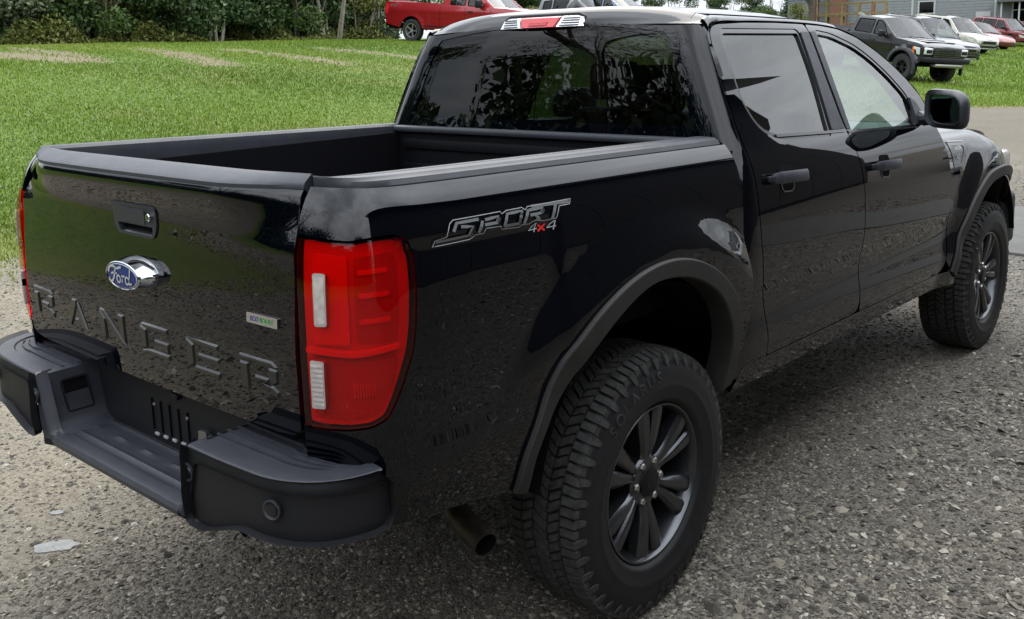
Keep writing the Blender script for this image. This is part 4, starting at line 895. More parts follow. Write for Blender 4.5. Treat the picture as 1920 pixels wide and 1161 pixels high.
# roof rail strip between door tops and roof, windscreen pillars
P = []
ad = [(.62, 1.722), (.65, 1.748), (.70, 1.760), (.9, 1.771), (1.15, 1.777), (1.40, 1.778), (1.55, 1.775), (1.693, 1.765), (1.846, 1.732), (1.994, 1.675), (2.11, 1.618), (2.214, 1.551), (2.30, 1.478), (2.337, 1.40), (2.357, 1.325)]
adl = smoothline(ad, 60)
wsx = Curve([(1.33, .74), (1.40, .735), (1.55, .692), (1.70, .625), (1.78, .60)], .03)
for y, z0 in adl:
    x, yy, z = [float(t) for t in door_xyz(y, z0 + .002)]
    if y < 1.70:
        rx, ry, rz = [float(t) for t in roof_xyz(.985, np.clip(y, .60, 1.84))]; ex, ey, ez = rx, y, max(rz, z + .004)
    else:
        a = (y - 1.70) / .657; rx, ry, rz = [float(t) for t in roof_xyz(.975, 1.835)]; ex = rx + (.745 - rx) * a; ey = ry + (2.40 - ry) * a; ez = rz + (1.245 - rz) * a + .03 * math.sin(PI * a) + .006
    m1 = ((x * .62 + ex * .38) + .006, y * .62 + ey * .38, (z * .62 + ez * .38) + .008); m2 = ((x * .25 + ex * .75) + .004, y * .25 + ey * .75, (z * .25 + ez * .75) + .007)
    P.append([(x - .015, y, z - .012), (x, y, z), m1, m2, (ex, ey, ez + .002), (ex - .01, ey, ez - .006)])
both('roof_pillar', grid(P), M['paint'], roof, sharp=70)
# third brake light
CH = [(-.205, 0), (-.190, .040), (-.165, .050), (.165, .050), (.190, .040), (.205, 0)]
def chf(u, v, d):
    y = .550 + .020 * (abs(u) / .2) ** 2 + .022 * v / .05; return (u, y - d, 1.757 + v * .98 - RAKE * y)
clb = mesh('brake_light', prism(roundpoly([(-.212, -.004), (-.196, .044), (-.168, .056), (.168, .056), (.196, .044), (.212, -.004)], .006), -.03, .002, chf), M['plastic_dk'], T)
def lensp(poly, m, n, d=.012):
    pl = resample(poly, .02); k = len(pl); inn = shrink(pl, .004)
    V = [chf(u, v, .002) for u, v in pl] + [chf(u, v, d) for u, v in inn]; mesh(n, G(V, [tuple(range(k, 2 * k))] + [(i, (i + 1) % k, k + (i + 1) % k, k + i) for i in range(k)]), m, clb)
lensp([(-.100, .046), (.100, .046), (.078, .003), (-.078, .003)], M['red_hi'], 'red_lens')
lensp([(-.204, .003), (-.188, .040), (-.165, .047), (-.103, .046), (-.081, .003)], M['lens_chm'] if 'lens_chm' in M else M['silver_in'], 'clear_lens')
lensp([(.081, .003), (.103, .046), (.165, .047), (.188, .040), (.204, .003)], M['silver_in'], 'clear_lens')
for s_ in (-1, 1):
    for v in (.012, .021, .030, .038): lensp([(s_ * (.092 + v * .45), v - .0015), (s_ * .185, v - .0015), (s_ * .185, v + .0015), (s_ * (.092 + v * .45), v + .0015)][::s_], M['decal_dark'], 'lens_rib', .0135)
lensp([(-.05, .030), (.05, .030), (.045, .010), (-.045, .010)], M['red_in'], 'red_lens_core', .0145)
# shark fin aerial
fx, fy = -.165, 1.02; fz = 1.752 + float(roofh(1.02)) - RAKE * 1.02
P = []
for a in np.linspace(0, 1, 9):
    h = .062 * a; w2 = .034 * (1 - a) ** .7 + .004; y0, y1 = fy - .085 + .055 * a * a, fy + .085 - .125 * a
    P.append([(fx + w2 * math.cos(t), (y0 + y1) / 2 + (y1 - y0) / 2 * math.sin(t), fz + h) for t in np.linspace(0, 2 * PI, 20, endpoint=False)])
mesh('roof_aerial', grid(P, True, True), M['gloss_plastic'], T, sharp=60)
# windscreen, hood, nose
P = []
for a in np.linspace(0, 1, 9):
    row = []
    for b in np.linspace(-1, 1, 13):
        x0, y0, z0_ = [float(t) for t in roof_xyz(b * .96, 1.835)]; xb = b * .74; yb = 2.62 - .22 * b * b; zb = 1.255 - .01 * b * b
        row.append((x0 + (xb - x0) * a, y0 + (yb - y0) * a, z0_ - .004 + (zb - z0_) * a + .03 * math.sin(PI * a)))
    P.append(row)
mesh('windscreen', grid(P), M['glass_clear'], T)
hoodc = Curve([(2.40, 1.335), (2.6, 1.330), (3.0, 1.322), (3.4, 1.29), (3.6, 1.25), (3.74, 1.19), (3.82, 1.10)], .05)
def hood_xyz(b, y):
    ab = np.abs(b); yy = y - .10 * ab ** 2 * sst(3.2, 3.8, y)
    crown = .028 * (1 - ab ** 2.5) + .018 * sst(.45, .6, ab) * sst(.95, .8, ab) * sst(3.7, 3.3, y)
    drop = .20 * np.clip((yy - 2.9) / .7, 0, 2) ** 2 * .55
    xh = .792 - .155 * np.clip((y - 3.2) / .6, 0, 2) ** 2
    return xh * b, yy, 1.285 + crown - RAKE * yy - drop - .10 * np.clip((y - 3.6) / .2, 0, 2) ** 2
SIGN[hood_xyz] = True
hg = sheet(hood_xyz, [(-1, 2.46), (0, 2.56), (1, 2.46), (1, 3.0), (1, 3.74), (.5, 3.78), (0, 3.79), (-.5, 3.78), (-1, 3.74), (-1, 3.0)], sp=.05, flange=.02)
mesh('hood', hg, M['paint'], T)
nose = mesh('front_bumper', box(-.80, .80, 3.52, 3.90, .46, .74, .05, 3), M['plastic'], T)
both('bumper_end', box(.68, .835, 3.66, 3.86, .47, .78, .04, 3), M['plastic_dk'], nose)
gr = mesh('front_grille', box(-.52, .52, 3.70, 3.86, .76, 1.04, .03), M['gloss_plastic'], T)
for k_ in range(4): mesh('grille_bar', box(-.50, .50, 3.855, 3.872, .79 + .06 * k_, .82 + .06 * k_, .006), M['steel'], gr)
both('headlight', box(.53, .80, 3.60, 3.83, .84, 1.02, .03), M['lens_white'], T)
# --- bed inside, cabin, underbody ---
bedi = mesh('bed_floor', box(-.70, .70, -1.03, .46, .84, .865), M['liner'], T)
for k_ in range(9): mesh('floor_rib', box(-.60 + .15 * k_ - .03, -.60 + .15 * k_ + .03, -1.0, .44, .865, .875, .004), M['liner'], bedi)
both('bed_wall', box(.690, .712, -1.03, .47, .85, 1.345), M['liner'], T)
both('wheel_housing', box(.52, .692, -.40, .42, .865, 1.09, .05, 3), M['liner'], T)
hb = mesh('bed_front_wall', box(-.71, .71, .455, .480, .85, 1.355), M['liner'], T)
for z in (1.02, 1.20, 1.30): mesh('wall_rib', box(-.66, .66, .445, .456, z - .02, z + .02, .004), M['liner'], hb)
mesh('wall_cap', box(-.71, .71, .435, .488, 1.348, 1.372, .008), M['plastic'], hb)
for sx_ in (-1, 1):
    for y in (-.85, .30):
        td = mesh('tie_down', tube([(sx_ * .688, y - .03, 1.00), (sx_ * .655, y - .02, 1.0), (sx_ * .655, y + .02, 1.0), (sx_ * .688, y + .03, 1.0)], .006), M['steel'], T)
mesh('underbody', box(-.60, .60, -.70, 3.5, .50, .62, .03), M['under'], T)
mesh('cab_floor', box(-.80, .80, .52, 2.6, .585, .63), M['under'], T)
both('bed_skirt', box(.60, .80, -.99, -.62, .67, .86), M['under'], T)
both('bed_gap_filler', box(.60, .82, .47, .57, .63, 1.33), M['under'], T)
for cy in (0, WB):
    P = []
    for t in np.linspace(.08 * PI, .93 * PI, 24):
        P.append([(.50, cy + .49 * math.cos(t), HUBZ + .03 + .53 * math.sin(t)), (.86, cy + .53 * math.cos(t), HUBZ + .03 + .57 * math.sin(t))])
    both('arch_liner', grid(P), M['under'], T); both('arch_back', box(.46, .50, cy - .50, cy + .50, .60, .98), M['under'], T)
ex = tube([(.40, .10, .47), (.42, -.38, .465), (.50, -.50, .45), (.60, -.545, .425), (.715, -.570, .395)], .036, 18, False)
exh = mesh('exhaust_pipe', ex, M['exhaust'], T)
mesh('exhaust_inside', tube([(.715, -.570, .395), (.60, -.545, .425), (.50, -.50, .45)], [.033, .032, .031], 18, False), M['under'], exh)
P = [(.703, -.548, .3935)]
mesh('exhaust_lip', grid([[tuple(Vector((.715, -.570, .395)) + r_ * (math.cos(t) * Vector((.21, .978, 0)).normalized() + math.sin(t) * Vector((.25, -.05, .965)).normalized())) for t in np.linspace(0, 2 * PI, 18, endpoint=False)] for r_ in (.036, .0325)], True), M['exhaust'], exh)
mesh('rear_axle', tube([(-.62, 0, .40), (.62, 0, .40)], .055, 14), M['under'], T)
mesh('differential', lathe([(.0, -.16), (.10, -.14), (.15, -.05), (.15, .05), (.10, .14), (0, .16)], 18).mv(0, 0, .40), M['under'], T)
both('leaf_spring', tube([(.52, -.62, .52), (.52, 0, .44), (.52, .60, .50)], .025), M['under'], T)
both('rear_shock', tube([(.42, .12, .42), (.40, .3, .80)], .03), M['under'], T)
ins = mesh('cabin_back', box(-.62, .62, .60, .64, .62, 1.38), M['inside'], T)
for x in (-.36, .36):
    for y, n_ in ((.72, 'rear_seat'), (1.50, 'front_seat')):
        s_ = mesh(n_, box(x - .25, x + .25, y, y + .14, .80, 1.38, .05, 3), M['seat'], T)
        mesh('headrest', box(x - .13, x + .13, y - .01, y + .09, 1.42, 1.60, .04, 3), M['seat'], s_); mesh('cushion', box(x - .25, x + .25, y + .1, y + .6, .76, .92, .05, 3), M['seat'], s_)
        mesh('headrest_post', tube([(x - .05, y + .05, 1.36), (x - .05, y + .05, 1.45)], .007), M['steel'], s_); mesh('headrest_post', tube([(x + .05, y + .05, 1.36), (x + .05, y + .05, 1.45)], .007), M['steel'], s_)
ds = mesh('dashboard', box(-.73, .73, 2.16, 2.56, .95, 1.265, .06, 3), M['dash'], T)
mesh('binnacle', box(-.56, -.20, 2.12, 2.34, 1.24, 1.33, .04, 3), M['dash'], ds)
vb = mesh('air_vent', box(.50, .66, 2.14, 2.17, 1.15, 1.24, .01), M['plastic_dk'], ds)
for k_ in range(5): mesh('vent_slat', box(.515, .645, 2.133, 2.142, 1.165 + .015 * k_, 1.171 + .015 * k_), M['steel'], vb)
mesh('steering_wheel', grid([[(-.37 + (.18 + .016 * math.cos(u)) * math.cos(t), 2.05 + .016 * math.sin(u) - .07 * math.sin(t), 1.17 + (.18 + .016 * math.cos(u)) * math.sin(t)) for u in np.linspace(0, 2 * PI, 8, endpoint=False)] for t in np.linspace(0, 2 * PI, 33)], True), M['plastic_dk'], T)
rv = mesh('rear_view_mirror', box(-.12, .12, 1.96, 1.985, 1.60, 1.67, .012), M['plastic_dk'], T); mesh('mirror_glass', box(-.11, .11, 1.957, 1.960, 1.607, 1.663), M['mirrorg'], rv)
mesh('headliner', box(-.60, .60, .66, 1.80, 1.715, 1.730), M['inside'], T)
# --- wheels ---
R_ = .400; TX = .757
TP = [(.238, -.100), (.250, -.116), (.285, -.130), (.320, -.131), (.352, -.124), (.372, -.114), (.384, -.104), (.388, -.085), (.3905, -.04), (.391, 0), (.3905, .04), (.388, .085), (.384, .104), (.372, .114), (.366, .1175), (.364, .1172), (.352, .124), (.320, .131), (.300, .1312), (.297, .1325), (.293, .1312), (.285, .130), (.262, .121), (.256, .1215), (.250, .116), (.240, .104), (.234, .095)]
tyre_g = lathe(TP, 96)
def block(a0, a1, x0, x1, sk, r0, r1, sh=0):
    """one tread block between angles and offsets, with a shoulder drop"""
    V = []
    for r, ins in ((r0, 0), (r1, .0016)):
        for a, x in ((a0, x0), (a1, x0), (a1, x1), (a0, x1)):
            aa = a + sk * (x - x0) + (ins / r if a == a0 else -ins / r); xx = x + (ins if x == x0 else -ins); rr = r - sh * max(0, abs(xx) - .085) / .03 - .10 * xx * xx
            V.append((xx, rr * math.cos(aa), rr * math.sin(aa)))
    return G(V, [(4, 5, 6, 7), (0, 1, 5, 4), (1, 2, 6, 5), (2, 3, 7, 6), (3, 0, 4, 7)])
trd = G(); VV = []; FF = []
def addblk(g):
    k = len(VV); VV.extend(g.V); FF.extend(tuple(i + k for i in f) for f in g.F)
NB = 42
for k in range(NB):
    a = 2 * PI * k / NB; s = 2 * PI / NB
    for x0, x1, ph, sk in ((-.024, .020, .1, 1.6), (.026, .062, .55, -1.2), (-.064, -.030, .4, -1.2)):
        addblk(block(a + s * ph, a + s * (ph + .46), x0, x1, sk, .386, .4005)); addblk(block(a + s * (ph + .54), a + s * (ph + .92), x0 + .003, x1 - .003 * (k % 2), sk, .386, .4005))
    for sg in (-1, 1):
        x0, x1 = (.069, .114) if sg > 0 else (-.114, -.069); addblk(block(a + s * .02, a + s * .43, x0, x1, .25 * sg, .380, .4005, .010)); addblk(block(a + s * .52, a + s * .91, x0, x1, .25 * sg, .380, .4005, .010))
        # sidewall lugs under the shoulder
        r0, r1, xx = .3615, .388, .1235
        V = []
        for (r, aw, x) in ((.389, .40, .110), (.374, .36, .1195), (.360, .30, .1245), (.352, .10, .1245)):
            for q in (-1, 1): V.append((sg * x, r * math.cos(a + s * .25 + q * s * aw * .5), r * math.sin(a + s * .25 + q * s * aw * .5)))
        VV_ = [(x - sg * .006, y, z) for x, y, z in V]; g = G(V + VV_, [(0, 1, 3, 2), (2, 3, 5, 4), (4, 5, 7, 6), (0, 2, 10, 8), (2, 4, 12, 10), (4, 6, 14, 12), (1, 9, 11, 3), (3, 11, 13, 5), (5, 13, 15, 7)])
        if k % 1 == 0: addblk(g)
trd = G(VV, FF)
rim_g = lathe([(.20, -.11), (.225, -.10), (.215, -.02), (.216, .06), (.224, .085), (.232, .098), (.2385, .1035), (.2395, .107), (.2375, .1095), (.232, .1085), (.2265, .100), (.222, .085), (.212, .04), (.205, -.02), (.205, -.10)], 72)
barrel_g = lathe([(.0, -.02), (.10, -.02), (.16, -.03), (.204, -.05)], 48)
def spokes():
    g = G()
    for k in range(6):
        c = 2 * PI * k / 6 + .30; ur = np.array((math.cos(c), math.sin(c))); ut = np.array((-math.sin(c), math.cos(c)))
        for q in (-1, 1):
            P = []
            for r, ti, to, x, d in ((.060, .000, .026, .080, .05), (.088, .000, .029, .088, .054), (.112, .0010, .036, .0935, .054), (.135, .0030, .0445, .0970, .052), (.170, .0060, .0555, .1000, .048), (.205, .0095, .0640, .1020, .042), (.230, .0130, .0710, .0990, .034)):
                h = .0035 * sst(.10, .14, r); w_ = to - ti
                P.append([(x + e, *(ur * r + ut * q * t)) for t, e in ((ti, -d), (ti, -.006 - h), (ti + .10 * w_ + .0008, -.0015 - .3 * h), (ti + .22 * w_ + .001, 0), (to - .30 * w_, -.0015), (to - .12 * w_, -.0065), (to, -.012), (to, -d))])
            g.add(grid(P))
    return g
spk = spokes(); hub = lathe([(.080, .03), (.079, .074), (.073, .082), (.050, .085), (.046, .086)], 48); cap_g = lathe([(.046, .082), (.044, .092), (.036, .0965), (.0, .098)], 36)
def capletter():
    g = grid([[(.0985, .021 * f * math.cos(t), .012 * f * math.sin(t)) for t in np.linspace(0, 2 * PI, 24, endpoint=False)] for f in (1, .86)], True); return g
lug_me = None
disc = lathe([(.055, .0), (.16, .0), (.165, -.01), (.165, -.03)], 40)
wheels = []
side_txt = []
def ringtext(s, r, a0, sz, m_, par):
    for i, ch in enumerate(s):
        a = a0 - i * sz * .86 / r; t_ = textg(ch, sz, 0, .0006)
        V = []
        for x, y, z in t_.V:
            rr = r + y; aa = a - x / r; V.append((.1312 - 18 * max(0, rr - .330) ** 2 - 3 * max(0, .30 - rr) ** 2 + .0010, rr * math.cos(aa - PI / 2 + PI / 2), rr * math.sin(aa)))
        mesh('sidewall_letter', G(V, t_.F), m_, par, smooth=False)
M['rubber_hi'] = mat('raised_sidewall_rubber', (.016, .016, .017), .5)
protos = {}
for (cy, front) in ((0, 0), (WB, 1)):
    for sd in (1, -1):
        wh = D.objects.new('wheel', None); link(wh, T); wh.location = (sd * TX, cy, HUBZ - (.006 if front else 0)); wh.rotation_euler = (.20 if not front else .75, 0, 0 if sd > 0 else PI)
        if not protos:
            ty = mesh('tyre', tyre_g, M['rubber'], wh, sharp=50); protos['tyre'] = ty
            td = mesh('tread', trd, M['tread'], wh, sharp=25); td['kind'] = 'stuff'
            mesh('rim', rim_g, M['rim'], wh); mesh('wheel_barrel', barrel_g, M['rim_dk'], wh); mesh('spoke_set', spk, M['rim'], wh, sharp=22); mesh('hub', hub, M['rim'], wh); mesh('brake_disc', disc, M['steel'] if False else M['rim_dk'], wh)
            mesh('hub_cap', cap_g, M['rim_dk'], wh); mesh('cap_badge', capletter(), M['rim'], wh)
            for k in range(6):
                a = 2 * PI * k / 6 + .30 + PI / 6; y, z = .0625 * math.cos(a), .0625 * math.sin(a)
                mesh('lug_nut', lathe([(.0125, .070), (.0115, .088), (.0095, .092), (.0, .0935)], 6).mv(0, y, z), M['steel'], wh, sharp=20)
            ringtext('SOLARUS', .316, -1.0, .046, M['rubber_hi'], wh); ringtext('SOLARUS', .316, PI - 1.0, .046, M['rubber_hi'], wh)
            proto = wh
        else:
            for ch in list(proto.children): c = ch.copy(); link(c, wh)
        wheels.append(wh)
# ======================= other vehicles =======================
M['tyre_far'] = mat('plain_tyre_rubber', (.018, .018, .018), .8)
M['alloy'] = mat('silver_alloy', (.55, .56, .58), .3, .8)
M['alloy_dk'] = mat('black_alloy', (.02, .02, .022), .35, .5)
M['cglass'] = glass('car_glass', (.18, .21, .21), 1.45)
M['cglass_f'] = glass('car_windscreen', (.45, .52, .50), 1.5)
M['cinside'] = mat('car_cabin', (.03, .03, .032), .8)
M['lamp'] = mat('headlamp', (.70, .72, .74), .12, .3, .8)
def carpaint(n, c, metal=.2, coat=1.0): return mat(n, c, .35, metal, coat, coat_r=.03, coat_ior=1.4, var=.04, vscale=3)
def wheel_far(parent, x, y, r, w2, rim, n=10, rr=.64):
    wh = D.objects.new('wheel', None); link(wh, parent); wh.location = (x, y, r)
    if x < 0: wh.rotation_euler = (0, 0, PI)
    key = (round(r, 3), round(w2, 3), rim.name, n, rr)
    if key not in WCACHE:
        a = mesh('tyre', lathe([(r * rr, -w2 * .8), (r * .8, -w2), (r * .95, -w2 * .95), (r, -w2 * .7), (r, w2 * .7), (r * .95, w2 * .95), (r * .8, w2), (r * rr, w2 * .8), (r * rr * .97, w2 * .6)], 40), M['tyre_far'], wh)
        g = lathe([(r * rr, w2 * .86), (r * rr * .93, w2 * .84), (r * rr * .9, w2 * .4), (r * rr * .9, -w2 * .5)], 40)
        for k in range(n):
            t = 2 * PI * k / n; u = np.array((math.cos(t), math.sin(t))); v = np.array((-u[1], u[0])); P = []
            for f, ww, h in ((.14, .10, .62), (.5, .075, .74), (.93, .11, .80)):
                P.append([(w2 * (h - .3), *(u * r * rr * f - v * r * ww * .6)), (w2 * h, *(u * r * rr * f - v * r * ww * .5)), (w2 * h, *(u * r * rr * f + v * r * ww * .5)), (w2 * (h - .3), *(u * r * rr * f + v * r * ww * .6))])
            g.add(grid(P))
        g.add(lathe([(r * .15, w2 * .4), (r * .14, w2 * .68), (0, w2 * .72)], 20)); b = mesh('rim', g, rim, wh)
        c = mesh('wheel_back', lathe([(r * rr * .9, -.02), (0, -.02)], 24), M['under'], wh); WCACHE[key] = wh
    else:
        for ch in list(WCACHE[key].children): link(ch.copy(), wh)
    return wh
WCACHE = {}
def settle(t, hx, wb):
    """stand the four wheels on the sloping ground"""
    c, s = math.cos(t.rotation_euler[2]), math.sin(t.rotation_euler[2]); g = lambda x, y: float(terrain(t.location[0] + c * x - s * y, t.location[1] + s * x + c * y))
    zr, zl, fr, fl = g(hx, 0), g(-hx, 0), g(hx, wb), g(-hx, wb); fy = (fr + fl - zr - zl) / 2 / wb; fx = (zr + fr - zl - fl) / 4 / hx
    yv = Vector((-s, c, fy)).normalized(); xv = Vector((c, s, fx)); xv = (xv - yv * xv.dot(yv)).normalized(); zv = xv.cross(yv)
    t.rotation_euler = Matrix((xv, yv, zv)).transposed().to_euler(); t.location[2] = (zr + zl) / 2 - .02
def vehicle(name, label, cat, loc, rz, p, group=None):
    t = thing(name, label, cat, loc, rz, group); hw, wb, r = p['hw'], p['wb'], p['r']; settle(t, hw - .1, wb); zs = p['sill']; ra = p.get('arch', r * 1.17); paint = p['paint']
    y0, y1 = p['rear'][0][0], p['front'][-1][0]; fo_ = max(a for a, b in p['front']); ro_ = min(a for a, b in p['rear']); zt = max(b for a, b in p['top'])
    def side(y, z):
        y = np.asarray(y, float); z = np.asarray(z, float); q = (z - .78 * zt) / zt
        x = hw - .05 * np.clip(-q, 0, 1) - .42 * np.clip(q, 0, 1) ** 1.2 - .03 * np.exp(-((z - .62 * zt) / (.05 * zt)) ** 2) * .35
        x = x - p.get('nose', .20) * np.clip((y - (fo_ - .75)) / .75, 0, 1.2) ** 2 - p.get('tail', .10) * np.clip((ro_ + .55 - y) / .55, 0, 1.2) ** 2
        if p.get('fl'):
            for cy in (0, wb): x = x + p['fl'] * (1 - sst(ra + .02, ra + .16, np.hypot(y - cy, z - r)))
        return x, y, z
    SIGN[side] = True
    arc = lambda cy: [(cy + ra * math.cos(a), max(zs, r + ra * math.sin(a))) for a in np.linspace(-.12, PI + .12, 22)]
    path = [q for q in p['rear']] + [q for q in p['top']] + [q for q in p['front']]
    ol = path + [(wb + ra + .02, zs)] + arc(wb) + arc(0) + [(-ra - .02, zs)]
    ol = [q for i, q in enumerate(ol) if i == 0 or math.hypot(q[0] - ol[i - 1][0], q[1] - ol[i - 1][1]) > .004]
    sd = sheet(side, ol, sp=p.get('sp', .10), flange=.03); both('body_side', sd, paint, t)
    # deck across: tail, top, nose
    rows = []; pr = resample(path, .16)[:-1]; pr = [q for q in pr]
    k_end = len(p['rear']); bed = p.get('bed')
    dense = []
    for a, b in zip(path[:-1], path[1:]):
        n = max(1, int(math.hypot(b[0] - a[0], b[1] - a[1]) / .15)); dense += [(a[0] + (b[0] - a[0]) * i / n, a[1] + (b[1] - a[1]) * i / n) for i in range(n)]
    dense.append(path[-1])
    for i, (y, z) in enumerate(dense):
        xs = float(side(y, z)[0]); a = dense[max(i - 1, 0)]; b = dense[min(i + 1, len(dense) - 1)]; ty, tz = b[0] - a[0], b[1] - a[1]; l = math.hypot(ty, tz) or 1; ny, nz = -tz / l, ty / l
        row = []
        for s in (1, .97, .92, .86, .5, 0, -.5, -.86, -.92, -.97, -1):
            c = (1 - abs(s) ** 2.2) * (.10 * abs(ny) + .035 * max(0, nz)); yy, zz_ = y + ny * c, z + nz * c
            if bed and bed[0] < y < bed[1] and nz > .5: yy, zz_ = y, z - (0 if abs(s) > .9 else .48)
            row.append((xs * s, yy, zz_))
        rows.append(row)
    mesh('deck', grid(rows), paint, t, sharp=40)
    mesh('floor', box(-hw * .93, hw * .93, ro_ + .15, fo_ - .15, zs - .05, zs + .06), M['under'], t)
    for cy in (0, wb): mesh('wheel_arch', box(-hw + .30, hw - .30, cy - ra, cy + ra, zs, r + ra - .02), M['under'], t)
    # greenhouse
    gp = p['cab']; zb, zr_ = min(b for a, b in gp), max(b for a, b in gp); xb, xt = hw - p.get('gin', .10), hw - p.get('gin', .10) - p.get('lean', .17)
    def gs(y, z): return xb + (xt - xb) * np.clip((np.asarray(z, float) - zb) / (zr_ - zb), -1, 1.2) ** 1.15 * np.sign(1) if False else xb + (xt - xb) * (np.asarray(z, float) - zb) / (zr_ - zb) - .04 * np.clip((np.asarray(z, float) - zr_ + .12) / .12, 0, 1) ** 2, np.asarray(y, float), np.asarray(z, float)
    SIGN[gs] = True
    wins = [roundpoly(w_, .05, 3) for w_ in p['win']]
    g = sheet(gs, roundpoly(gp, .06, 3), sp=.10, holes=wins, flange=.02); both('cab_side', g, p.get('cabpaint', paint), t)
    for i, w_ in enumerate(wins):
        g = sheet(gs, shrink(w_, -.01), sp=.15, off=-.012, flange=0); both('side_window', g, M['cglass' if i >= p.get('clear', 1) else 'cglass_f'], t)
        fr = strip2d(list(w_) + [w_[0], w_[1]], .03); off_ = lambda u, v: tuple(float(q) for q in gs(u, v)); both('window_trim', G([(off_(*q)[0] + .003, *off_(*q)[1:]) for q in fr[0]], fr[1]), p.get('trim', M['under']), t)
    def span(a, b, n=5, crown=.05, m_=None, nm='', inset=0):
        P = []
        for k in range(n + 1):
            y = a[0] + (b[0] - a[0]) * k / n; z = a[1] + (b[1] - a[1]) * k / n; xs = float(gs(y, z)[0]) - inset; ny, nz = -(b[1] - a[1]), (b[0] - a[0]); l = math.hypot(ny, nz) or 1; ny /= l; nz /= l
            P.append([(xs * s, y + ny * crown * (1 - s * s), z + nz * crown * (1 - s * s)) for s in np.linspace(1, -1, 11)])
        return mesh(nm, grid(P), m_, t)
    # gp order: base rear, roof rear ... roof front, base front
    span(gp[0], gp[1], 4, .04, M['cglass'], 'rear_screen', 0); span(gp[-2], gp[-1], 5, .07, M['cglass_f'], 'windscreen', 0)
    for a, b in zip(gp[1:-2], gp[2:-1]): span(a, b, 4, .045, p.get('cabpaint', paint), 'roof')
    for s_ in (1, -1):
        a, b = gp[-2], gp[-1]; mesh('windscreen_pillar', tube([(s_ * (float(gs(*a)[0]) - .02), a[0], a[1] - .02), (s_ * (float(gs(*b)[0]) - .02), b[0], b[1])], .035, 6), paint, t)
    ycab = sorted(gp[0])[0] if False else min(a for a, b in gp); yf = max(a for a, b in gp)
    mesh('cabin', box(-hw * .8, hw * .8, ycab + .25, yf - .2, zs, zb - .02), M['cinside'], t)
    ym = (ycab + yf) / 2
    for sx_ in (-.38, .38):
        for yy in p.get('seats', (ym, ym - .9)): s0 = mesh('seat', box(sx_ - .25, sx_ + .25, yy - .08, yy + .08, zb - .35, zb + .18, .05), M['cinside'], t); mesh('headrest', box(sx_ - .13, sx_ + .13, yy - .06, yy + .05, zb + .19, zb + .36, .04), M['cinside'], s0)
    for cy in (0, wb):
        for sx_ in (1, -1): wheel_far(t, sx_ * (hw - p.get('tw', .12) + .0), cy, r, p.get('tw', .12), p.get('rim', M['alloy']), p.get('spk', 10), p.get('rr', .64))
    # mirrors, handles, lamps, grille
    ymr, zmr = p.get('mirror', (yf - .32, zb + .06)); 
    for sx_ in (1, -1):
        mm = mesh('wing_mirror', box(min(sx_ * (hw - .02), sx_ * (hw + .22)), max(sx_ * (hw - .02), sx_ * (hw + .22)), ymr - .06, ymr + .08, zmr - .02, zmr + p.get('mh', .16), .04), p.get('mirpaint', M['plastic_dk']), t); mesh('mirror_arm', box(min(sx_ * (hw - .14), sx_ * hw), max(sx_ * (hw - .14), sx_ * hw), ymr - .02, ymr + .05, zmr - .02, zmr + .05), M['plastic_dk'], mm)
    for (y, z) in p.get('handles', []): both('door_handle', sheet(side, [(y, z - .02), (y + .20, z - .02), (y + .20, z + .02), (y, z + .02)], sp=.1, off=.03, flange=.03), p.get('handpaint', paint), t)
    for y in p.get('seams', []): both('door_seam', sheet(side, [(y, zs + .06), (y + .012, zs + .06), (y + .012, zb - .01), (y, zb - .01)], sp=.2, off=.003, flange=0), M['under'], t)
    for (nm, poly, m_, d) in p.get('patch', []): both(nm, sheet(side, poly, sp=.06, off=d, flange=d + .01), m_, t)
    for (nm, bx, b_, m_) in p.get('boxes', []): mesh(nm, box(*bx, b_), m_, t)
    return t
def head(px, py, a, wheel_local, heading_deg):
    """location and rotation so that the named wheel stands at the pixel"""
    P = ground_at(px, py); rz = math.radians(heading_deg); x, y = wheel_local; cx, sy = math.cos(rz), math.sin(rz)
    loc = (P[0] - (x * cx - y * sy), P[1] - (x * sy + y * cx)); 
    return (loc[0], loc[1], P[2]), rz
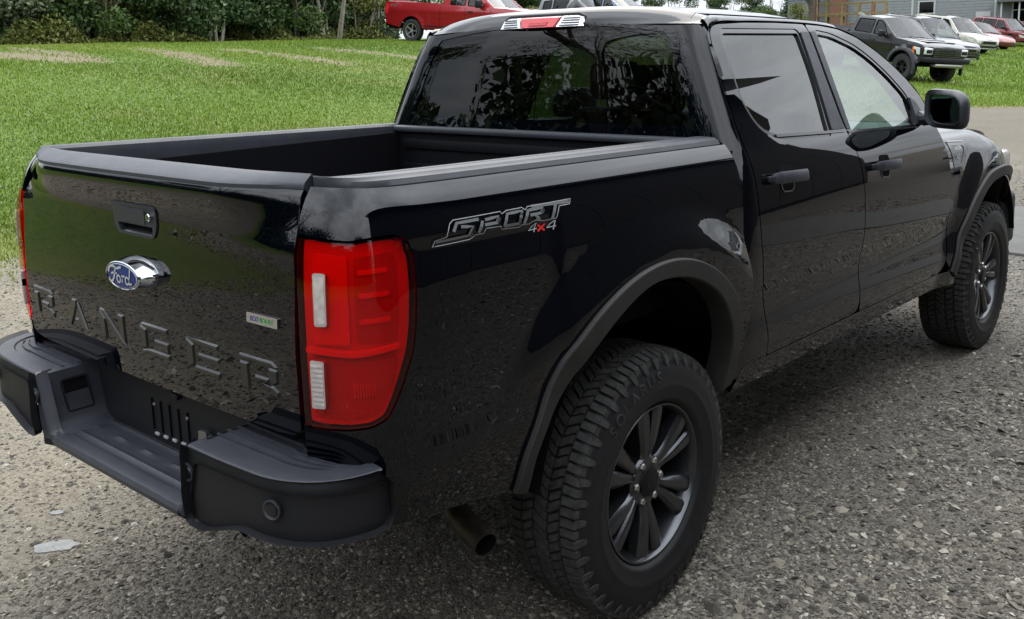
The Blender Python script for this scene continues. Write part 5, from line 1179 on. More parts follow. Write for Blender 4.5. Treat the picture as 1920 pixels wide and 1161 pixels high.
# red extended-cab pickup
redp = carpaint('red_pickup_paint', (.26, .004, .008)); 
P1 = dict(hw=.99, wb=4.05, r=.40, sill=.50, arch=.50, paint=redp, tw=.13, fl=.02, rim=M['alloy'], spk=5, rr=.62, nose=.14, tail=.04,
          rear=[(-1.20, .62), (-1.22, .95), (-1.20, 1.36)], top=[(-1.18, 1.38), (.80, 1.36), (.82, 1.30), (2.85, 1.28), (3.6, 1.26), (4.3, 1.20)], front=[(4.52, 1.10), (4.58, .85), (4.55, .52)], bed=(-1.16, .80),
          cab=[(.86, 1.28), (1.02, 1.90), (1.5, 1.95), (2.1, 1.93), (3.02, 1.26)], win=[[(1.95, 1.32), (2.62, 1.30), (2.30, 1.72), (2.12, 1.84), (1.95, 1.85)], [(1.20, 1.34), (1.84, 1.33), (1.84, 1.85), (1.28, 1.84)]], clear=2, mh=.24, mirror=(2.52, 1.28), seams=[.84, 1.90, 2.95], seats=(2.0,),
          handles=[(2.02, 1.12)], handpaint=M['plastic_dk'],
          patch=[('tail_lamp', [(-1.19, 1.30), (-1.03, 1.28), (-1.05, .98), (-1.16, .93), (-1.195, 1.0)], M['red_hi'], .012), ('lower_trim', [(.55, .56), (3.1, .56), (3.1, .60), (.55, .60)], M['plastic_dk'], .008)],
          boxes=[('rear_bumper', (-.95, .95, -1.36, -1.18, .52, .74), .04, M['chrome']), ('front_bumper', (-.95, .95, 4.50, 4.72, .52, .80), .05, M['chrome']), ('grille', (-.55, .55, 4.55, 4.66, .84, 1.12), .02, M['chrome']), ('headlamp', (.58, .88, 4.44, 4.60, .84, 1.10), .02, M['lamp']), ('headlamp', (-.88, -.58, 4.44, 4.60, .84, 1.10), .02, M['lamp']), ('hitch', (-.06, .06, -1.48, -1.30, .44, .54), .01, M['steel'])])
o_ = .42; P1['bed'] = (-1.16, .80 + o_); P1['cab'] = [(a + o_, b) for a, b in P1['cab']]; P1['win'] = [[(a + o_, b) for a, b in w_] for w_ in P1['win']]; P1['top'] = [(a + (o_ if a > 0 else 0), b) for a, b in P1['top']]; P1['front'] = [(a + o_, b) for a, b in P1['front']]; P1['seams'] = [a + o_ for a in P1['seams']]; P1['mirror'] = (2.52 + o_, 1.28); P1['seats'] = (2.4,); P1['handles'] = [(2.02 + o_, 1.12)]
P1['boxes'] = [(n, (b_[0], b_[1], b_[2] + (o_ if b_[2] > 0 else 0), b_[3] + (o_ if b_[3] > 0 else 0), b_[4], b_[5]), c_, m_) for n, b_, c_, m_ in P1['boxes']]
loc, rz = head(773, 78, 0, (.90, 0), -82)
red_truck = vehicle('parked_pickup', 'bright red extended cab pickup parked at the end of the bushes', 'pickup truck', loc, rz, P1)
tg_ = textg('4X4', .17); mesh('bed_lettering', G([(1.004 - .006 * abs(y) , -1.00 + .22 + x, 1.20 + y) for x, y, z in tg_.V], tg_.F), M['decal_grey'], red_truck, smooth=False)
print('RED', loc, np.hypot(loc[0] - CAM[0], loc[1] - CAM[1]))
# black off-road pickup at the head of the row
blk = carpaint('dark_bronze_black_paint', (.004, .004, .004), .0, .7)
P2 = dict(hw=1.03, wb=3.69, r=.47, sill=.62, arch=.56, paint=blk, tw=.16, fl=.08, rim=M['alloy_dk'], spk=6, rr=.52, nose=.10, tail=.05,
          rear=[(-1.18, .72), (-1.20, 1.1), (-1.18, 1.48)], top=[(-1.15, 1.50), (.68, 1.48), (.70, 1.42), (3.05, 1.42), (3.5, 1.40), (4.2, 1.35), (4.42, 1.30)], front=[(4.50, 1.24), (4.54, 1.0), (4.42, .74)], bed=(-1.12, .66),
          cab=[(.74, 1.42), (.90, 1.99), (1.5, 2.05), (2.15, 2.02), (3.10, 1.42)], win=[[(1.98, 1.46), (2.72, 1.45), (2.38, 1.82), (2.18, 1.93), (1.98, 1.94)], [(.98, 1.48), (1.86, 1.47), (1.86, 1.94), (1.06, 1.93)]], clear=1, mh=.20, mirror=(2.62, 1.42), seams=[.74, 1.92, 3.02], seats=(2.05, 1.2), handles=[(2.0, 1.25), (1.0, 1.26)], handpaint=M['plastic_dk'],
          patch=[('headlamp', [(4.10, 1.22), (4.36, 1.20), (4.38, .98), (4.26, .98), (4.22, 1.12), (4.10, 1.14)], M['lamp'], .012), ('marker_lamp', [(4.06, 1.20), (4.12, 1.20), (4.16, 1.02), (4.10, 1.02)], M['amber'], .014), ('tail_lamp', [(-1.17, 1.42), (-1.05, 1.42), (-1.05, 1.08), (-1.17, 1.08)], M['red_hi'], .012)],
          boxes=[('front_bumper', (-.96, .96, 4.46, 4.76, .74, .92), .05, M['plastic_dk']), ('skid_plate', (-.60, .60, 4.52, 4.80, .60, .72), .04, M['steel']), ('grille', (-.62, .62, 4.52, 4.64, .93, 1.26), .03, M['gloss_plastic']), ('lamp_bar', (.62, .93, 4.46, 4.60, 1.00, 1.22), .02, M['lamp']), ('lamp_bar', (-.93, -.62, 4.46, 4.60, 1.00, 1.22), .02, M['lamp']), ('lamp_hood', (.66, .90, 4.58, 4.615, 1.04, 1.16), .01, M['gloss_plastic']), ('lamp_hood', (-.90, -.66, 4.58, 4.615, 1.04, 1.16), .01, M['gloss_plastic']), ('rear_bumper', (-.95, .95, -1.32, -1.16, .62, .84), .04, M['plastic_dk']), ('bonnet_scoop', (-.45, .45, 3.3, 4.0, 1.38, 1.46), .04, M['gloss_plastic']), ('bonnet_bulge', (-.62, .62, 3.2, 4.3, 1.36, 1.425), .05, blk)])
loc, rz = head(1689, 151, 0, (.92 * .93, 3.69 * .93), -117)
raptor = vehicle('parked_pickup', 'black off-road pickup with chunky tyres and wide flares at the near end of the row', 'pickup truck', loc, rz, P2)
print('RAPTOR', loc, np.hypot(loc[0] - CAM[0], loc[1] - CAM[1]))
t_ = textg('FORD', .24, 0, .006); mesh('grille_lettering', G([(-x * 1.15, 4.646, 1.01 + y) for x, y, z in t_.V], [tuple(reversed(f)) for f in t_.F]), M['rim'], raptor, smooth=False)
for k in range(5): mesh('grille_slat', box(-.60, .60, 4.638, 4.645, .95 + .065 * k, .957 + .065 * k), M['steel'], raptor)
both('arch_flare', grid([[(1.045 + d_, 3.69 + q * math.cos(a), .47 + q * math.sin(a)) for q, d_ in ((.565, -.02), (.57, .055), (.60, .075), (.67, .06), (.68, .0))] for a in np.linspace(-.25, PI + .25, 26)]), M['plastic'], raptor); both('arch_flare', grid([[(1.045 + d_, q * math.cos(a), .47 + q * math.sin(a)) for q, d_ in ((.565, -.02), (.57, .055), (.60, .075), (.67, .06), (.68, .0))] for a in np.linspace(-.25, PI + .25, 26)]), M['plastic'], raptor)
def suv(c, hw=.97, h=1.76, wb=2.86, r=.37, L=5.0, name='', rim=None, **kw):
    ro, fo_ = -.98, L - .98; hb = h * .60
    d = dict(hw=hw, wb=wb, r=r, sill=.36, paint=c, tw=.115, rim=rim or M['alloy'], spk=10, rr=.68, nose=.22, tail=.12, gin=.09, lean=.19,
             rear=[(ro + .04, .42), (ro - .02, .75), (ro + .02, hb)], top=[(ro + .05, hb + .02), (1.2, hb), (wb - .55, hb - .01), (wb + .2, hb - .06), (fo_ - .25, hb - .16)], front=[(fo_ - .06, hb - .28), (fo_, .62), (fo_ - .10, .36)],
             cab=[(ro + .06, hb - .02), (ro + .28, h - .10), (ro + .75, h - .01), (wb * .5, h), (wb - 1.05, h - .04), (wb - .12, hb - .03)],
             win=[[(wb - 1.50, hb + .05), (wb - .50, hb + .03), (wb - 1.02, h - .16), (wb - 1.42, h - .11)], [(.20, hb + .06), (wb - 1.60, hb + .05), (wb - 1.56, h - .11), (.26, h - .11)], [(ro + .40, hb + .10), (.08, hb + .07), (.12, h - .12), (ro + .52, h - .16)]], seams=[.50, wb - 1.55, wb - .38], seats=(wb - 1.45, .55),
             handles=[(wb - 1.45, hb - .08), (.55, hb - .07)], mirror=(wb - .62, hb + .02),
             patch=[('headlamp', [(fo_ - .55, hb - .22), (fo_ - .16, hb - .30), (fo_ - .14, hb - .42), (fo_ - .45, hb - .38)], M['lamp'], .012), ('tail_lamp', [(ro + .04, hb - .06), (ro + .30, hb - .08), (ro + .28, hb - .28), (ro + .03, hb - .30)], M['red_hi'], .012), ('sill_trim', [(.45, .37), (wb - .45, .37), (wb - .45, .46), (.45, .46)], M['plastic_dk'], .008)],
             boxes=[('grille', (-.50, .50, fo_ + .02, fo_ + .095, hb - .50, hb - .30), .03, M['steel']), ('grille_mesh', (-.44, .44, fo_ + .085, fo_ + .10, hb - .47, hb - .33), .01, M['gloss_plastic']), ('lower_intake', (-.60, .60, fo_ + .01, fo_ + .09, .40, .50), .02, M['gloss_plastic']), ('skid_plate', (-.55, .55, fo_ - .10, fo_ + .06, .30, .37), .02, M['steel']), ('fog_lamp', (.55, .74, fo_ - .10, fo_ + .04, .46, .56), .02, M['gloss_plastic']), ('fog_lamp', (-.74, -.55, fo_ - .10, fo_ + .04, .46, .56), .02, M['gloss_plastic']), ('roof_rail', (hw - .36, hw - .33, .0, wb - 1.3, h + .005, h + .04), .01, M['plastic_dk']), ('roof_rail', (-hw + .33, -hw + .36, .0, wb - 1.3, h + .005, h + .04), .01, M['plastic_dk'])])
    d.update(kw); return d
def sedan(c, h=1.45):
    wb, ro, fo_ = 2.80, -1.05, 3.75; hb = .93
    return dict(hw=.91, wb=wb, r=.33, sill=.28, paint=c, tw=.105, rim=M['alloy'], spk=9, rr=.68, nose=.26, tail=.16, gin=.08, lean=.20,
             rear=[(ro + .03, .36), (ro, .7), (ro + .06, hb + .02)], top=[(ro + .12, hb + .05), (-.45, hb + .06), (wb - .7, hb - .02), (wb + .2, hb - .09), (fo_ - .3, hb - .22)], front=[(fo_ - .08, hb - .33), (fo_, .50), (fo_ - .08, .28)],
             cab=[(-.55, hb + .03), (.15, h - .08), (.6, h - .01), (1.1, h), (1.55, h - .05), (wb - .35, hb - .03)], win=[[(1.12, hb + .03), (2.0, hb + .0), (1.62, h - .20), (1.16, h - .09)], [(.10, hb + .07), (1.02, hb + .04), (1.06, h - .09), (.42, h - .11)]], seams=[.25, 1.06, 2.0], seats=(1.1, .3), handles=[(1.12, hb - .12), (.3, hb - .10)], mirror=(1.95, hb), mirpaint=c,
             patch=[('headlamp', [(fo_ - .60, hb - .26), (fo_ - .20, hb - .36), (fo_ - .18, hb - .46), (fo_ - .5, hb - .40)], M['lamp'], .01), ('tail_lamp', [(ro + .05, hb), (ro + .30, hb), (ro + .25, hb - .16), (ro + .04, hb - .16)], M['red_hi'], .01)],
             boxes=[('grille', (-.45, .45, fo_ + .01, fo_ + .07, .46, .58), .02, M['steel']), ('lower_intake', (-.62, .62, fo_ - .02, fo_ + .05, .30, .38), .02, M['gloss_plastic'])])
ROW = 'vehicles parked in a row on the grass'
cw = carpaint('ivory_white_paint', (.42, .40, .35), .0); cr1 = carpaint('dark_red_paint', (.13, .006, .011)); cr2 = carpaint('bright_red_paint', (.20, .007, .012)); cg = carpaint('slate_grey_paint', (.16, .17, .18), .5); cd = carpaint('charcoal_paint', (.025, .025, .028), .4); cwh = carpaint('clean_white_paint', (.42, .42, .42), 0); cb = carpaint('blue_grey_paint', (.12, .15, .19), .4)
HD = -118
def row(nm, lab, cat, px, py, prm, hd=HD):
    loc, rz = head(px, py, 0, (prm['hw'] - .1, prm['wb']), hd); o = vehicle(nm, lab, cat, loc, rz, prm, ROW); print(nm, np.round(loc, 1), round(float(np.hypot(loc[0] - CAM[0], loc[1] - CAM[1])), 1)); return o
raptor['group'] = ROW; raptor.scale = (.93, .93, .93)
row('parked_suv', 'dark charcoal SUV half hidden between the black off-road pickup and the ivory SUV', 'SUV', 1737, 117, suv(cd, h=1.80))
row('parked_suv', 'ivory white SUV with bright multi-spoke wheels beside the small red sedan', 'SUV', 1792, 97.5, suv(cw, cabpaint=cw, mirpaint=cw))
row('parked_sedan', 'low bright red sedan tucked between the ivory SUV and the dark red SUV', 'car', 1842, 91, sedan(cr2))
row('parked_suv', 'dark red SUV beyond the small red sedan', 'SUV', 1893, 86, suv(cr1, h=1.72))
row('parked_suv', 'slate grey SUV behind the dark red SUV', 'SUV', 1935, 78, suv(cg, h=1.80))
row('parked_van', 'white minivan with a tall roof behind the slate grey SUV', 'van', 1958, 70, suv(cwh, h=1.95, hw=1.0))
row('parked_suv', 'blue grey SUV at the far end of the row beyond the white minivan', 'SUV', 1990, 66, suv(cb, h=1.85))
# two vehicles glimpsed over the roof of the near truck
loc, rz = head(1170, 50, 0, (.9, 3.4), -95); 
P3 = dict(P2); P3.update(paint=carpaint('steel_blue_paint', (.10, .13, .20), .3), rim=M['alloy'], r=.42, boxes=P2['boxes'][:1] + P2['boxes'][2:3])
wt = vehicle('work_truck', 'blue grey work truck with an amber beacon seen over the near cab roof', 'truck', loc, rz, P3)
bc = mesh('beacon', lathe([(.09, 0), (.09, .10), (.075, .15), (0, .16)], 20, 'Z').mv(.30, 1.5, 2.10), M['amber'], wt); mesh('beacon_base', lathe([(.11, 0), (.11, .05), (0, .05)], 20, 'Z').mv(.30, 1.5, 2.05), M['plastic_dk'], bc)
for x in (-.7, -.35, 0, .35, .7): mesh('cab_lamp', box(x - .05, x + .05, 2.06, 2.14, 2.055, 2.085, .01), M['amber'], wt)
loc, rz = head(1105, 52, 0, (.9, 2.86), -95)
vehicle('parked_van', 'silver grey van roof showing just left of the blue grey work truck', 'van', loc, rz, suv(cg, h=2.0))
# ======================= trees, bushes, buildings =======================
def leafmat(n, c0, c1, c2):
    m = D.materials.new(n); m.use_nodes = True; t = m.node_tree; b = t.nodes['Principled BSDF']; a = t.nodes.new('ShaderNodeAttribute'); a.attribute_name = 'tint'; r = t.nodes.new('ShaderNodeValToRGB')
    r.color_ramp.elements[0].color = (*c0, 1); r.color_ramp.elements[1].color = (*c2, 1); e = r.color_ramp.elements.new(.55); e.color = (*c1, 1)
    t.links.new(a.outputs['Fac'], r.inputs[0]); t.links.new(r.outputs[0], b.inputs['Base Color']); b.inputs['Roughness'].default_value = .55; b.inputs['Specular IOR Level'].default_value = .3
    return m
M['leaf_dk'] = leafmat('dark_leaves', (.018, .040, .010), (.038, .075, .018), (.085, .13, .05))
M['leaf_md'] = leafmat('green_leaves', (.030, .060, .012), (.060, .105, .020), (.13, .17, .06))
M['leaf_yl'] = leafmat('yellowing_leaves', (.06, .08, .016), (.12, .135, .030), (.24, .21, .06))
M['leaf_gy'] = leafmat('grey_green_leaves', (.040, .058, .028), (.095, .118, .062), (.24, .26, .165))
M['bark'] = mat('bark', (.10, .085, .065), .9, var=.35, vscale=12, bump=.6, bscale=30)
M['stem'] = mat('pale_stem', (.26, .23, .18), .8, var=.3, vscale=8)
def leaves(cs, n, size, rng, aspect=.55, droop=0):
    """cs: (cx,cy,cz,rx,ry,rz) blobs -> n small folded leaves spread through the blobs, thinning towards their middles"""
    cs = np.array(cs, float); vol = (cs[:, 3] * cs[:, 4] * cs[:, 5]) ** .8; pick = rng.choice(len(cs), n, p=vol / vol.sum()); B = cs[pick]
    d = rng.normal(size=(n, 3)); d /= np.linalg.norm(d, axis=1, keepdims=True); rad = rng.uniform(.25, 1.08, n) ** .55
    P = B[:, :3] + d * rad[:, None] * B[:, 3:]
    a = rng.normal(size=(n, 3)); a[:, 2] -= droop; a /= np.linalg.norm(a, axis=1, keepdims=True); b = np.cross(a, rng.normal(size=(n, 3))); b /= np.linalg.norm(b, axis=1, keepdims=True) + 1e-9
    s = size * rng.uniform(.55, 1.3, n)[:, None]; V = np.stack([P - a * s, P + b * s * aspect, P + a * s, P - b * s * aspect], 1).reshape(-1, 3)
    F = np.arange(4 * n).reshape(n, 4); tint = np.clip(rng.normal(.45, .2, n) + .25 * (rng.random(len(cs))[pick] - .5), 0, 1); return V, F, np.repeat(tint, 4)
def limbs(segs, n=6):
    g = G()
    for pts, r in segs: g.add(tube(pts, r, n, True))
    return g
def bush_proto(seed, w, h, mt, nl, size, bare=0):
    rng = np.random.default_rng(seed); root = D.objects.new('tree', None); link(root); cs = []
    for k in range(15):
        z = h * rng.uniform(.10, .95); f = math.sin(PI * min(.96, .25 + .72 * z / h)) ** .6; a = rng.uniform(0, 2 * PI); q = w * f * rng.uniform(.1, .75); cs.append((q * math.cos(a), q * math.sin(a), z, w * rng.uniform(.22, .5), w * rng.uniform(.22, .5), h * rng.uniform(.07, .16)))
    V, F, tint = leaves(cs, nl, size, rng); o = npmesh('crown', V, F, M[mt], False, {'tint': tint}, root)
    segs = []
    for k in range(5 + bare):
        a = rng.uniform(0, 2 * PI); b = rng.uniform(.1, .5) * w; base = Vector((b * math.cos(a) * .5, b * math.sin(a) * .5, -.2)); tip = Vector((b * math.cos(a) * 1.8, b * math.sin(a) * 1.8, h * rng.uniform(.55, .95))); mid = base.lerp(tip, .5) + Vector(rng.normal(size=3)) * .15
        segs.append(([base, mid, tip], [.045 * h / 4, .03 * h / 4, .012])); 
        for q in range(2):
            s = mid.lerp(tip, rng.uniform(0, .8)); segs.append(([s, s + Vector((rng.normal() * .5, rng.normal() * .5, rng.uniform(.2, .8)))], [.014, .006]))
    mesh('trunk', limbs(segs), M['stem' if bare else 'bark'], root); return root
def place(proto, used, x, y, s, rz, label, cat, group, name):
    o = proto if id(proto) not in used else copy_tree(proto); used.add(id(proto)); o.name = name; o.location = (x, y, float(terrain(x, y)) - .05); o.scale = s if isinstance(s, tuple) else (s, s, s); o.rotation_euler = (0, 0, rz); tag(o, label, cat, group); return o
used = set()
# rank growth along the foot of the bushes, and the wood behind them
def strip_growth(name, px0, px1, n, size, hmax, back, thick, mt, seed, n0=1.5):
    rng = np.random.default_rng(seed); A_ = [ground_at(p_, 66)[:2] for p_ in np.linspace(px0, px1, 24)]; A_ = np.array(A_); t_ = rng.uniform(0, 23, n); i = t_.astype(int); i = np.minimum(i, 22); P = A_[i] + (A_[i + 1] - A_[i]) * (t_ - i)[:, None]
    d = P - np.array(CAM[:2]); d /= np.linalg.norm(d, axis=1, keepdims=True); P = P + d * (back + rng.random(n) * thick)[:, None]; hh = hmax * (.55 + .45 * np.sin(t_ * 1.9 + 2 * np.sin(t_ * .8))) * (.4 + .6 * rng.random(n)); z = terrain(P[:, 0], P[:, 1]) + hh * rng.random(n) ** n0
    a = rng.normal(size=(n, 3)); a[:, 2] += .5; a /= np.linalg.norm(a, axis=1, keepdims=True); b = np.cross(a, rng.normal(size=(n, 3))); b /= np.linalg.norm(b, axis=1, keepdims=True); s = size * rng.uniform(.5, 1.3, n)[:, None]; Q = np.concatenate([P, z[:, None]], 1)
    V = np.stack([Q - a * s, Q + b * s * .4, Q + a * s, Q - b * s * .4], 1).reshape(-1, 3); o = npmesh(name, V, np.arange(4 * n).reshape(n, 4), M[mt], False, {'tint': np.repeat(np.clip(rng.normal(.45, .22, n), 0, 1), 4)}); o['kind'] = 'stuff'
strip_growth('undergrowth', -60, 735, 26000, .085, 1.5, .2, 1.6, 'leaf_md', 31)
strip_growth('undergrowth', -60, 735, 16000, .07, .9, -.25, .8, 'leaf_yl', 32)
strip_growth('woods', -140, 745, 30000, .20, 7.5, 6.5, 5.0, 'leaf_dk', 33, .9)
bp_ = [bush_proto(1, 1.9, 4.6, 'leaf_gy', 9000, .075, 2), bush_proto(2, 2.2, 5.4, 'leaf_dk', 12000, .08), bush_proto(3, 1.8, 4.2, 'leaf_md', 9000, .07), bush_proto(4, 2.3, 5.8, 'leaf_dk', 12000, .085, 1), bush_proto(5, 1.3, 3.0, 'leaf_yl', 6000, .06, 3)]
SPOTS = [(-30, 63, 0, 'grey green bush with pale stems at the far left edge', 1.0), (45, 62, 4, 'yellowing brushy shrub with bare twigs near the left edge', 1.05), (110, 60, 1, 'dark leafy bush behind the yellowing shrub', 1.0), (170, 63, 2, 'mid green bush left of the tall thicket', .95), (225, 62, 4, 'straggly yellow green shrub at the thicket foot', .9), (265, 60, 3, 'tall dark thicket bush with a pale upright stem', 1.0), (330, 62, 1, 'dense dark bush in the middle of the thicket', 1.0), (395, 62, 3, 'dark bush with a brownish hollow', .95), (450, 63, 0, 'grey green leafy bush right of the brown hollow', 1.05), (505, 63, 1, 'broad dark bush spreading over the mown edge', 1.0), (560, 62, 2, 'rounded mid green bush near the end of the thicket', 1.1), (615, 61, 3, 'tall dark bush overhanging weeds', 1.0), (668, 62, 4, 'tall yellowing weeds and shrub at the thicket end', 1.25), (705, 60, 0, 'grey green bush just left of the red pickup', .95)]
for i, (px, py, k, lab, s) in enumerate(SPOTS):
    P = ground_at(px, py + 3); d = np.array((P[0] - CAM[0], P[1] - CAM[1])); d /= np.linalg.norm(d); q = P[:2] + d * (.9 + .5 * (i % 3))
    place(bp_[k], used, q[0], q[1], s, i * 1.7, lab, 'bush', 'bushes along the edge of the lawn', 'bush')
tp_ = [bush_proto(11, 3.4, 8.5, 'leaf_dk', 14000, .13), bush_proto(12, 3.8, 9.5, 'leaf_md', 14000, .14)]
TR = [(20, 6.5, 0, 'tall dark tree standing behind the far left bushes'), (150, 5.5, 1, 'tall green tree behind the yellowing shrub'), (270, 6.5, 0, 'tall dark tree behind the pale upright stem'), (390, 6, 1, 'green tree behind the brownish hollow'), (500, 6.5, 0, 'dark tree behind the broad dark bush'), (600, 7, 1, 'green tree behind the end of the thicket'), (690, 9, 0, 'dark tree behind the yellowing weeds')]
for i, (px, e_, k, lab) in enumerate(TR):
    P = ground_at(px, 66); d = np.array((P[0] - CAM[0], P[1] - CAM[1])); d /= np.linalg.norm(d); q = P[:2] + d * e_; place(tp_[k], used, q[0], q[1], 1, i * 2.1, lab, 'tree', 'trees behind the bushes', 'tree')
def at_dist(px, Dd):
    x = (px - 960 + 10.537) / 1818.455; d = CF + x * CR + .15 * CU; l = math.hypot(d[0], d[1]); return CAM[0] + d[0] / l * Dd, CAM[1] + d[1] / l * Dd
FT = [(885, 75, 1, 1.0, 'green tree beyond the red pickup'), (945, 70, 0, 1.05, 'dark evergreen tree right of the red pickup'), (985, 72, 0, .95, 'dark tree left of the roof aerial'), (1030, 78, 1, .9, 'olive green tree behind the roof aerial'), (1085, 85, 1, .85, 'green tree right of the roof aerial'), (1140, 95, 0, .7, 'dark tree above the silver van roof'), (1190, 110, 1, .8, 'green tree behind the amber beacon'), (1235, 120, 0, .62, 'low dark tree beyond the work truck'), (1275, 150, 1, .62, 'small far tree at the open sky'), (1335, 190, 0, .62, 'far tree on the horizon under the pale sky'), (1365, 200, 1, .6, 'far rounded tree on the horizon'), (1420, 150, 0, .6, 'hazy low tree left of the dark trunk'), (1450, 120, 1, .62, 'bushy far tree left of the climbing frame'), (1478, 105, 0, .62, 'dark bushy tree by the climbing frame')]
for i, (px, Dd, k, s, lab) in enumerate(FT):
    x, y = at_dist(px, Dd); place(tp_[k], used, x, y, s * Dd / 95 if i > 6 else s, i * 1.3, lab, 'tree', 'trees on the far horizon', 'tree')
for i, (px, Dd, lab) in enumerate([(950, 62, 'golden shrub at the foot of the dark evergreen'), (1000, 66, 'yellow shrub left of the aerial'), (1495, 75, 'low shrub under the dark trunk')]):
    x, y = at_dist(px, Dd); place(bp_[4], used, x, y, .8, i, lab, 'bush', 'yellow shrubs far off', 'bush')
# broad tree with a clear trunk by the climbing frame, and one behind the photographer that the rear window mirrors
def big_tree(seed, h, name, lab, x, y, nl, mt='leaf_dk', size=.12, low=.35, sparse=1.0):
    rng = np.random.default_rng(seed); root = thing(name, lab, 'tree', (x, y, float(terrain(x, y)) - .05)); segs = []; cs = []
    segs.append(([(0, 0, 0), (.05, .02, h * .18), (-.08, .06, h * .36)], [.055 * h * .55, .04 * h * .5, .032 * h * .5]))
    for k in range(8):
        a = 2 * PI * k / 8 + rng.uniform(-.3, .3); z0 = h * rng.uniform(.20, .36); e = h * rng.uniform(.26, .42); tip = Vector((e * math.cos(a), e * math.sin(a), h * rng.uniform(.55, .95))); b = Vector((-.04, .03, z0)); mid = b.lerp(tip, .5) + Vector(rng.normal(size=3)) * .05 * h
        segs.append(([b, mid, tip], [.024 * h * .6, .014 * h * .6, .02]))
        for q in range(5):
            s = b.lerp(mid, rng.uniform(.4, 1)) if q < 2 else mid.lerp(tip, rng.uniform(0, 1)); t2 = s + Vector((rng.normal() * .13 * h, rng.normal() * .13 * h, rng.uniform(-.02, .16) * h)); segs.append(([s, s.lerp(t2, .5) + Vector(rng.normal(size=3)) * .015 * h, t2], [.03, .02, .008])); cs.append((*t2, *(h * rng.uniform(.05, .10, 3))))
        cs.append((*tip, *(h * rng.uniform(.06, .11, 3))))
    V, F, tint = leaves(cs, nl, size, rng); npmesh('crown', V, F, M[mt], False, {'tint': tint}, root); mesh('trunk', limbs(segs, 9), M['bark'], root); return root
x, y = at_dist(1517, 62); big_tree(21, 8.5, 'tree', 'dark spreading tree with a thick trunk left of the climbing frame', x, y, 22000, size=.13)
big_tree(22, 11, 'tree', 'tall bare limbed tree on the lawn behind the photographer', -8.0, -11.5, 9000, 'leaf_gy', .06)
for i, (x, y) in enumerate([(-16, -20), (-9, -24), (-2, -26), (5, -25), (12, -22), (-22, -14), (19, -18)]): place(tp_[i % 2], used, x, y, .75 + .1 * (i % 3), i * 1.1, ['dark tree far behind at the lawn corner', 'green tree far behind the bare limbed tree', 'dark tree straight behind the lawn', 'green tree behind the photographer', 'dark tree behind to the right', 'green tree at the far left behind', 'dark tree at the far right behind'][i], 'tree', 'trees behind the photographer', 'tree')
# unseen wood added behind the camera to shade the lawn and darken reflections
def shading_wood(name, pts, n, hmax, seed):
    rng = np.random.default_rng(seed); A_ = np.array(pts, float); t_ = rng.uniform(0, len(A_) - 1.001, n); i = t_.astype(int); P = A_[i] + (A_[i + 1] - A_[i]) * (t_ - i)[:, None] + rng.normal(0, .9, (n, 2)); hh = hmax * (.75 + .25 * np.sin(t_ * 3.1 + np.sin(t_ * 7.7))); z = hh * rng.random(n) ** .85
    a = rng.normal(size=(n, 3)); a /= np.linalg.norm(a, axis=1, keepdims=True); b = np.cross(a, rng.normal(size=(n, 3))); b /= np.linalg.norm(b, axis=1, keepdims=True); s = .16 * rng.uniform(.5, 1.4, n)[:, None]; Q = np.concatenate([P, z[:, None]], 1)
    V = np.stack([Q - a * s, Q + b * s * .5, Q + a * s, Q - b * s * .5], 1).reshape(-1, 3); o = npmesh(name, V, np.arange(4 * n).reshape(n, 4), M['leaf_dk'], False, {'tint': np.repeat(np.clip(rng.normal(.35, .2, n), 0, 1), 4)}); o['kind'] = 'stuff'
shading_wood('woods', [(-24, -7), (-17, -11), (-10, -12.6), (-2, -12.8), (7, -12), (14, -9)], 80000, 6.0, 77)
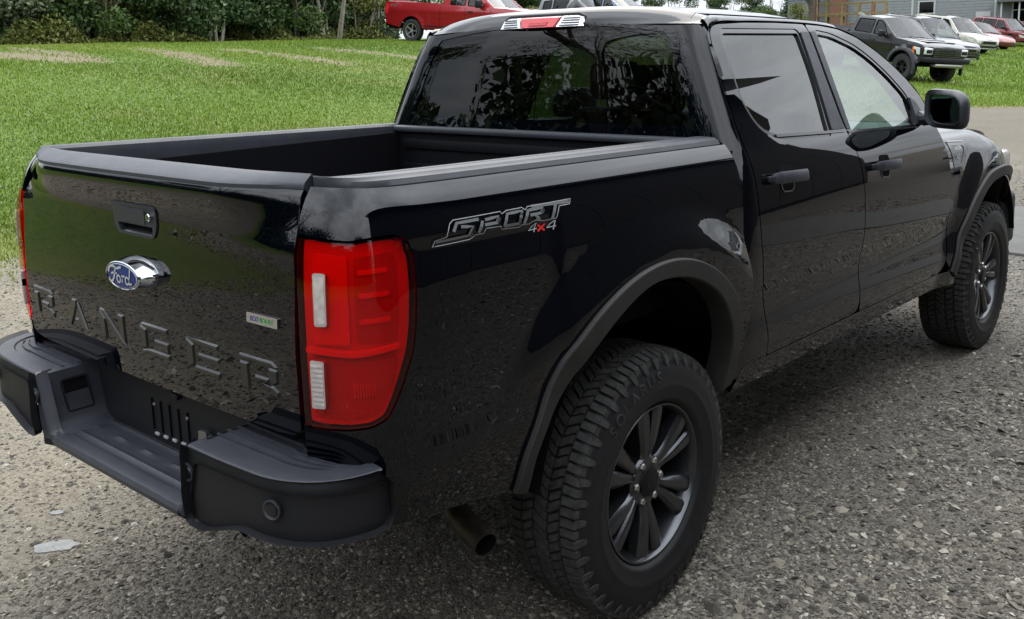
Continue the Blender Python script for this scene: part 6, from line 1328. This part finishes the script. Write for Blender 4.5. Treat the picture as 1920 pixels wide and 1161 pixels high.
# house with grey clapboards
M['siding'] = mat('grey_clapboard', (.17, .18, .19), .7, var=.08, vscale=3); M['siding_dk'] = mat('blue_grey_clapboard', (.10, .108, .12), .7, var=.1, vscale=3); M['trimw'] = mat('white_trim_paint', (.36, .37, .37), .6); M['brick'] = mat('red_brick', (.15, .07, .045), .9, var=.4, vscale=30, bump=.5, bscale=60); M['roofing'] = mat('grey_shingle', (.09, .09, .095), .9, var=.3, vscale=20)
def house(loc, rz):
    t = thing('house', 'grey clapboard house with a red brick chimney behind the parked row', 'house', loc, rz)
    mesh('wall', box(-9, 9, 0, 8, -.6, 5.6), M['siding'], t); mesh('wall', box(-13.6, -9.003, .6, 7, -.6, 5.2), M['siding_dk'], t)
    me = None
    for x0, x1, y, m_, n in ((-8.98, 8.98, 0, 'siding', 28), (-13.58, -9.02, .6, 'siding_dk', 26)):
        for k in range(n):
            z = -.5 + .215 * k; g = prism([(y - .004, z), (y - .030, z), (y - .006, z + .213), (y - .004, z + .213)], x0, x1, lambda u, v, d: (d, u, v))
            o = mesh('clapboard', g, M[m_], t, smooth=False)
    for x in (-9, -4.2, 1.5, 9): mesh('corner_board', box(x - .07, x + .07, -.045, -.003, -.5, 5.5), M['trimw'], t)
    mesh('drainpipe', tube([(-11.3, .52, -.4), (-11.3, .52, 5)], .06), M['trimw'], t)
    ch = mesh('chimney', box(-10.1, -8.9, -.75, -.05, -.6, 7.6), M['brick'], t)
    for x in (-3.2, 3.2, 6.4):
        f = mesh('window', box(x - .62, x + .62, -.075, -.032, 1.0, 2.9), M['trimw'], t); mesh('pane', box(x - .5, x + .5, -.082, -.076, 1.1, 1.9), M['cglass'], f); mesh('pane', box(x - .5, x + .5, -.082, -.076, 1.98, 2.8), M['cglass'], f)
    d = mesh('door', box(.2, 1.2, -.07, -.034, -.4, 1.9), M['trimw'], t); mesh('handle', box(1.05, 1.1, -.10, -.07, .7, .85), M['steel'], d)
    mesh('porch', box(1.7, 8.9, -2.2, -.05, -.5, -.2), M['trimw'], t)
    for k in range(7): mesh('porch_post', box(1.8 + k * 1.15, 1.9 + k * 1.15, -2.15, -2.05, -.2, 2.5), M['trimw'], t)
    for k in range(40): mesh('baluster', box(1.95 + k * .17, 2.0 + k * .17, -2.12, -2.08, -.1, .75), M['trimw'], t)
    mesh('porch_rail', box(1.8, 8.8, -2.14, -2.06, .75, .82), M['trimw'], t); mesh('porch_roof', box(1.6, 9.0, -2.4, -.05, 2.5, 2.7), M['roofing'], t)
    mesh('roof', G([(-9.4, -.5, 5.5), (9.4, -.5, 5.5), (9.4, 4, 8.6), (-9.4, 4, 8.6), (-9.4, 8.5, 5.5), (9.4, 8.5, 5.5), (-9.4, -.5, 5.38), (9.4, -.5, 5.38)], [(0, 1, 2, 3), (3, 2, 5, 4), (6, 7, 1, 0), (0, 3, 4), (1, 5, 2)]), M['roofing'], t, smooth=False)
x, y = at_dist(1818, 82); rzh = math.atan2(y - CAM[1], x - CAM[0]) - PI / 2; house((x, y, float(terrain(x, y))), rzh)
# wooden climbing frame
M['timber'] = mat('orange_timber', (.19, .095, .04), .7, var=.2, vscale=10); M['timber_y'] = mat('yellow_timber', (.20, .15, .07), .7, var=.2, vscale=10); M['canvas'] = mat('white_canvas', (.3, .3, .29), .8)
x, y = at_dist(1595, 62); cf = thing('climbing_frame', 'orange and yellow timber climbing frame on the lawn before the house', 'climbing frame', (x, y, float(terrain(x, y)) - .1), rzh)
for k, xx in enumerate((-2.1, -1.5, -.6, .3, 1.1, 1.8)):
    for yy in (0, 1.2): mesh('post', box(xx - .06, xx + .06, yy - .06, yy + .06, 0, 2.7 if k < 2 else 2.2), M['timber' if k in (0, 4) else 'timber_y'], cf)
for z in (.9, 1.5, 2.1):
    for yy in (0, 1.2): mesh('beam', box(-2.15, 1.9, yy - .05, yy + .05, z, z + .1), M['timber' if z < 1 else 'timber_y'], cf)
mesh('deck', box(-2.1, -.5, 0, 1.2, 1.4, 1.48), M['timber_y'], cf); mesh('slide', prism([(.4, 1.5), (2.2, .2), (2.3, .3), (.5, 1.62)], -.1, .6, lambda u, v, d: (u, d - .8, v)), M['canvas'], cf)
for k in range(9): mesh('panel_board', box(.35 + k * .13, .45 + k * .13, -.08, -.063, .2, 1.0), M['timber'], cf)
# barn to the right, seen only as a dark mirror image in the doors, and a light van in front of it
M['barnwall'] = mat('dark_barn_boards', (.030, .028, .027), .85, var=.3, vscale=4); M['barnroof'] = mat('dull_tin_roof', (.16, .16, .165), .5, .4, var=.15, vscale=2)
bn = thing('barn', 'dark boarded barn with a tin roof beside the gravel yard', 'barn', (10.2, 5.6, 0), 0)
mesh('wall', box(-4, 4, -9, 9, 0, 6.4), M['barnwall'], bn); mesh('roof', G([(-4.8, -9.6, 6.2), (-4.8, 9.6, 6.2), (0, 9.6, 8.8), (0, -9.6, 8.8), (4.8, -9.6, 6.2), (4.8, 9.6, 6.2)], [(0, 3, 2, 1), (3, 4, 5, 2)]), M['barnroof'], bn, smooth=False); mesh('gable', G([(-4, -9.01, 6.4), (4, -9.01, 6.4), (0, -9.01, 8.6)], [(0, 1, 2)]), M['barnwall'], bn, smooth=False)
for k in range(16): mesh('board', box(-4.03, -4.0, -8.9 + k * 1.115, -7.80 + k * 1.115, .05, 6.3), M['barnwall'], bn)
vehicle('parked_van', 'white van parked in front of the dark barn', 'van', (4.4, 19, 0), math.radians(176), suv(cwh, h=1.95, hw=1.0))
